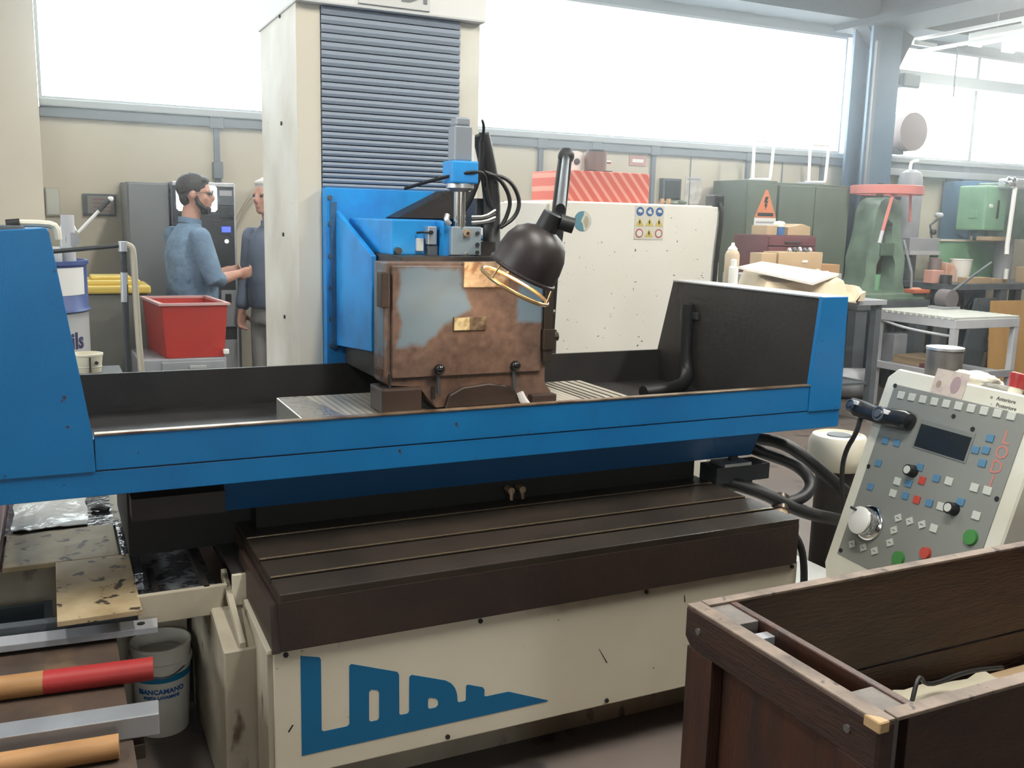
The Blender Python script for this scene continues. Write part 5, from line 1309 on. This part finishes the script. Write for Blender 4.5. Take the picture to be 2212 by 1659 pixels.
# slatted grey rack
k_ = thing('slatted_rack', (7.05, 5.85, 0), 'light grey steel rack table with a slatted top and lower shelf', 'rack')
rx0, rx1, ry0, ry1, rz = 6.56, 7.33, 5.33, 6.16, .85
for x in (rx0, rx1 - .05):
    for y in (ry0, ry1 - .05):
        MB().box(x, x + .05, y, y + .05, 0, rz - .02, .003).build('leg', GREYLT, k_)
MB().box(rx0, rx1, ry0 - .002, ry0 + .04, rz - .085, rz - .012, .003).build('rail', GREYLT, k_)
MB().box(rx0, rx1, ry1 - .04, ry1, rz - .085, rz - .012, .003).build('rail', GREYLT, k_)
MB().box(rx0 - .002, rx0 + .04, ry0, ry1, rz - .085, rz - .012, .003).build('rail', GREYLT, k_)
MB().box(rx1 - .04, rx1, ry0, ry1, rz - .085, rz - .012, .003).build('rail', GREYLT, k_)
ns = 13
for i in range(ns):
    y = ry0 + .01 + (ry1 - ry0 - .06) * i / (ns - 1)
    MB().box(rx0 - .005, rx1 + .005, y, y + .045, rz - .013, rz + .008, .002).build('slat', M('pale_slat', (.50, .52, .48), .5), k_)
MB().box(rx0 + .03, rx1 - .03, ry0 + .02, ry1 - .02, .36, .38, .002).build('shelf', GREYPAINT, k_)
MB().box(rx0 - .001, rx0 + .035, ry0, ry1, .34, .40, .002).build('shelf_rail', GREYLT, k_)
MB().box(rx0, rx1, ry0 - .001, ry0 + .035, .34, .40, .002).build('shelf_rail', GREYPAINT, k_)
MB().tube([(rx0 + .02, ry1 - .03, .765), (rx0 - .01, 5.8, .715), (rx0 + .02, ry0 + .03, .70)], .012, 8, 2).build('sagging_rod', GREYLT, k_, True)
MB().box(6.75, 7.10, 5.75, 6.10, .38, .45, .004).build('carton', CARD, label='flat tan carton on the lower shelf of the slatted rack', cat='box')
MB().box(6.62, 6.80, 5.45, 5.70, .38, .43, .004).build('carton', MAROON, label='low maroon box on the lower shelf of the slatted rack', cat='box')
# yellow board leaning behind the rack
mb = MB(frame((8.15, 6.20, 0), (1, -.05, 0), (.12, .16, 1))); mb.box(0, 1.25, 0, .90, 0, .02, .002)
mb.build('plywood_board', YBOARD, label='yellow-brown plywood board leaning behind the slatted rack', cat='board')
mb = MB(); mb.prism([(8.0, 0), (8.28, 0), (8.46, .9), (8.18, .9)], 'y', 6.42, 6.46); 
bpy.data.meshes  # keep
mb.build('steel_plate', GREYDK, label='dark steel plate leaning between the rack and the plywood', cat='plate')
MB().box(7.30, 7.70, 6.60, 6.90, .25, .55, .006).build('parts_crate', GREYPAINT, label='grey metal box stored under the press stand', cat='box')
o = thing('floor_cylinder', (6.3, 6.3, 0), 'grey rounded canister lying on the floor by the press stand', 'canister')
MB().lathe([(.02, 0), (.12, .01), (.14, .04), (.14, .40), (.12, .44), (.02, .45)], (6.35, 6.55, .14), (.9, -.43, 0), 20).build('shell', GREYPAINT, o, True)
# ------------------------------------------------------------------ people
def lim(mb, pts, seg=14):
    """tapering limb: pts = [(pos, radius)] with round ends"""
    rs = []; ps = [V(p) for p, _ in pts]
    for i, (p, r) in enumerate(pts):
        d = (ps[min(i + 1, len(ps) - 1)] - ps[max(i - 1, 0)]).normalized()
        rs.append(MB.ring(p, d, r, seg, up=(0, 1, .02) if abs(d.y) < .9 else (0, 0, 1)))
    mb.rings(rs)
    mb.ball(pts[0][0], pts[0][1] * .99, seg=12); mb.ball(pts[-1][0], pts[-1][1] * .99, seg=12)


def ell(mb, rows, seg=22):
    """stack of horizontal ellipses (centre, half depth x, half width y)"""
    mb.rings([[V((c[0] + a * math.cos(2 * math.pi * k / seg), c[1] + b * math.sin(2 * math.pi * k / seg), c[2])) for k in range(seg)] for c, a, b in rows])


def hand(mb, wrist, fdir, pdir, s=1.0, curl=.7, side=1):
    """palm and five fingers; fdir = finger direction, pdir = direction the palm faces"""
    f = V(fdir).normalized(); p = V(pdir).normalized(); p = (p - f * p.dot(f)).normalized(); w = f.cross(p).normalized() * side
    o = V(wrist)
    rs = []
    for t, a, b in ((0, .021, .027), (.03, .016, .036), (.06, .015, .041), (.088, .013, .040)):
        c = o + f * t * s
        rs.append([c + p * (a * s * math.cos(2 * math.pi * k / 12)) + w * (b * s * math.sin(2 * math.pi * k / 12)) for k in range(12)])
    mb.rings(rs)
    for i, L_ in enumerate((.070, .080, .074, .058)):
        b0 = o + f * .082 * s + w * (.030 - .020 * i) * s
        d1 = (f * math.cos(curl * .5) + p * math.sin(curl * .5)); d2 = (f * math.cos(curl * 1.5) + p * math.sin(curl * 1.5)); d3 = (f * math.cos(curl * 2.3) + p * math.sin(curl * 2.3))
        a1 = b0 + d1 * L_ * .45 * s; a2 = a1 + d2 * L_ * .32 * s; a3 = a2 + d3 * L_ * .25 * s
        lim(mb, [(b0, .0098 * s), (a1, .0092 * s), (a2, .0085 * s), (a3, .0075 * s)], 8)
    b0 = o + f * .022 * s + w * .026 * s
    a1 = b0 + (f * .6 + w * .6 + p * .4).normalized() * .040 * s; a2 = a1 + (f * .85 + p * .55).normalized() * .030 * s
    lim(mb, [(b0, .0130 * s), (a1, .0110 * s), (a2, .0088 * s)], 8)


def head(mb, c, s=1.0):
    """head facing +x: skull, jaw, nose, ears, lips, brow"""
    c = V(c)
    mb.ball(c + V((-.012, 0, .028)) * s, .094 * s, (1.06, .82, 1.0), 20)
    mb.ball(c + V((.018, 0, -.03)) * s, .074 * s, (1.0, .84, 1.15), 18)
    mb.ball(c + V((.052, 0, -.085)) * s, .034 * s, (1, 1.1, .8), 12)
    lim(mb, [(c + V((.090, 0, .012)) * s, .009 * s), (c + V((.106, 0, -.018)) * s, .013 * s), (c + V((.100, 0, -.030)) * s, .012 * s)], 8)
    for sg in (-1, 1):
        mb.ball(c + V((-.008, .078 * sg, -.005)) * s, .030 * s, (.62, .30, 1.05), 10)
        mb.ball(c + V((.074, .034 * sg, .022)) * s, .018 * s, (.6, 1.2, .5), 10)
        mb.ball(c + V((.062, .038 * sg, -.022)) * s, .024 * s, (.8, 1, .9), 10)
    for dz in (-.051, -.062):
        lim(mb, [(c + V((.080, -.020, dz)) * s, .005 * s), (c + V((.091, 0, dz)) * s, .0075 * s), (c + V((.080, .020, dz)) * s, .005 * s)], 8)


def person(name, loc, yaw, label, arms, shirt, pants, hair, beard, glasses, sleeve=.62, voxel=.0095, turn=0.0, girth=1.0):
    """arms: (right shoulder->elbow->wrist, left ...) in the body frame (x forward, y left)"""
    Mx = Matrix.Translation(loc) @ Matrix.Rotation(yaw, 4, 'Z')
    root = thing(name, loc, label, 'person')
    def fin(mb, nm, mat, vox=voxel, it=5):
        me = voxel_union(mb, vox, it); me.transform(Mx)
        return place(nm, me, mat, root, True, angle=180)
    hc = V((.045, 0, 1.655))
    HM = Matrix.Translation((.01, 0, 0)) @ Matrix.Rotation(turn, 4, 'Z') @ Matrix.Translation((-.01, 0, 0))   # head turned on the neck
    # body (skin): one continuous figure
    mb = MB(HM); head(mb, hc); mb.M = Matrix.Identity(4)
    lim(mb, [((0, 0, 1.42), .062), ((.008, 0, 1.50), .056), ((.02, 0, 1.57), .056)])
    ell(mb, [((0, 0, .86), .09, .145), ((0, 0, 1.0), .10, .15), ((0, 0, 1.15), .095, .14), ((-.01, 0, 1.30), .105, .165), ((-.01, 0, 1.40), .085, .16), ((0, 0, 1.46), .05, .09)])
    for sg in (-1, 1):
        lim(mb, [((0, .085 * sg, .90), .080), ((.01, .09 * sg, .50), .055), ((0, .09 * sg, .30), .052), ((-.01, .09 * sg, .09), .036)])
        lim(mb, [((-.02, .09 * sg, .05), .034), ((.12, .095 * sg, .035), .030)])
    for (S0, E0, W0), sg, fd, pd in arms:
        S0, E0, W0 = V(S0), V(E0), V(W0)
        lim(mb, [(S0, .052), (S0.lerp(E0, .5), .047), (E0, .040), (E0.lerp(W0, .4), .037), (W0, .026)])
        hand(mb, W0, fd, pd, 1.0, .75, sg)
    fin(mb, 'body', SKIN, .0085, 3)
    # shirt
    mb = MB()
    ell(mb, [((.0, 0, .93), .130 * girth, .180), ((.005, 0, 1.0), .138 * girth, .182), ((.01, 0, 1.12), .138 * girth, .178), ((-.005, 0, 1.28), .132 * girth, .190), ((-.012, 0, 1.38), .108, .188), ((-.006, 0, 1.45), .075, .13), ((.0, 0, 1.485), .062, .068)])
    for (S0, E0, W0), sg, fd, pd in arms:
        S0, E0, W0 = V(S0), V(E0), V(W0)
        T = E0.lerp(W0, sleeve)
        lim(mb, [(S0 + V((0, -.02 * sg * 0, 0)), .068), (S0.lerp(E0, .5), .064), (E0, .058), (T, .050)])
    sh_ = fin(mb, 'shirt', shirt)
    cm = MB(Mx); cm.rings([MB.ring(V((.004, 0, z)), (.15, 0, 1), r, 24) for r, z in ((.064, 1.475), (.072, 1.478), (.070, 1.512), (.062, 1.51), (.060, 1.48))], caps=False)
    cm.build('collar', shirt, sh_, True)
    # trousers
    mb = MB()
    ell(mb, [((0, 0, .82), .118, .170), ((0, 0, .90), .120, .172), ((0, 0, .99), .112, .165)])
    for sg in (-1, 1):
        lim(mb, [((0, .085 * sg, .86), .094), ((.012, .092 * sg, .50), .074), ((.005, .095 * sg, .10), .062)])
    fin(mb, 'trousers', pants, .012)
    for sg in (-1, 1):
        mb = MB(); lim(mb, [((-.03, .095 * sg, .048), .046), ((.06, .10 * sg, .044), .044), ((.15, .105 * sg, .038), .036)]); mb.box(-.08, .19, .095 * sg - .045, .095 * sg + .05, 0, .025)
        fin(mb, 'shoe', SHOE, .009)
    if hair:
        mb = MB(HM)
        mb.ball(hc + V((-.020, 0, .044)), .098, (1.03, .86, .95), 20)
        mb.ball(hc + V((-.055, 0, -.015)), .060, (.8, 1.15, 1.0), 14)
        mb.ball(hc + V((.035, 0, .088)), .05, (1.0, 1.25, .55), 12)
        fin(mb, 'hair', hair, .007, 4)
    if beard:
        mb = MB(HM)
        mb.ball(hc + V((.052, 0, -.088)), .039, (1, 1.2, .85), 14)
        for sg in (-1, 1):
            lim(mb, [(hc + V((.008, .062 * sg, -.005)), .012), (hc + V((.02, .061 * sg, -.05)), .018), (hc + V((.05, .04 * sg, -.085)), .022)], 8)
        fin(mb, 'beard', beard, .007, 3)
    if glasses:
        mb = MB(Mx @ HM)
        for sg in (-1, 1):
            c = hc + V((.098, .033 * sg, .012)); mb.tube([c + V((0, .024 * math.cos(t * .4488), .017 * math.sin(t * .4488))) for t in range(15)], .0022, 6)
            mb.tube([c + V((0, .024 * sg, .004)), hc + V((0, .080 * sg, .008))], .002, 6)
        mb.tube([hc + V((.1, -.01, .014)), hc + V((.1, .01, .014))], .002, 6)
        mb.build('glasses', DARKGREY, root, True)
    mb = MB(Mx @ HM)
    for sg in (-1, 1):
        mb.ball(hc + V((.083, .032 * sg, .008)), .0105, seg=10)
    mb.build('eyes', M('dark_eyes', (.03, .025, .022), .3), root, True)
    return root


person('person', (.79, 6.24, 0), math.radians(14), 'bearded person in glasses and blue shirt with bent forearms beside the vending machine',
       ((((-.02, -.205, 1.40), (.045, -.265, 1.14), (.235, -.17, 1.175)), -1, (1, .25, .1), (0, 1, .3)), (((-.02, .205, 1.40), (.05, .25, 1.13), (.235, .10, 1.17)), 1, (1, -.35, .1), (0, -1, .3))),
       DENIM, JEANS, HAIR, HAIR, True, .18, turn=math.radians(-30), girth=1.1)
person('person', (1.335, 6.42, 0), math.radians(215), 'person in slate blue shirt with arm hanging down, half hidden behind the machine column',
       ((((-.02, -.20, 1.40), (-.02, -.245, 1.12), (.05, -.24, .90)), -1, (.1, 0, -1), (0, 1, 0)), (((-.02, .20, 1.40), (-.03, .25, 1.12), (.03, .24, .90)), 1, (.1, 0, -1), (0, -1, 0))),
       SLATE_CLOTH, TROUSERS, GREYHAIR, None, False, .8)
# ------------------------------------------------------------------ haze volume added to stand in for lens glare, thickest towards the window bay
hz = bpy.data.materials.new('glare_haze'); hz.use_nodes = True
nt = hz.node_tree; nt.nodes.clear()
ho = nt.nodes.new('ShaderNodeOutputMaterial'); hs_ = nt.nodes.new('ShaderNodeVolumeScatter')
hs_.inputs['Color'].default_value = (.95, .98, 1, 1); hs_.inputs['Anisotropy'].default_value = .86
hg = nt.nodes.new('ShaderNodeNewGeometry'); hx = nt.nodes.new('ShaderNodeSeparateXYZ'); nt.links.new(hg.outputs['Position'], hx.inputs[0])
hr = nt.nodes.new('ShaderNodeMapRange'); hr.inputs[1].default_value = 1.5; hr.inputs[2].default_value = 3.5; hr.inputs[3].default_value = .002; hr.inputs[4].default_value = .022
nt.links.new(hx.outputs[1], hr.inputs[0]); nt.links.new(hr.outputs[0], hs_.inputs['Density'])
nt.links.new(hs_.outputs[0], ho.inputs['Volume'])
MB().box(XL - .3, XR + .3, YF - .3, YB + .3, -.15, 4.45).build('haze', hz, kind='stuff', label='thin added haze volume imitating window glare through the whole workshop', cat='haze')
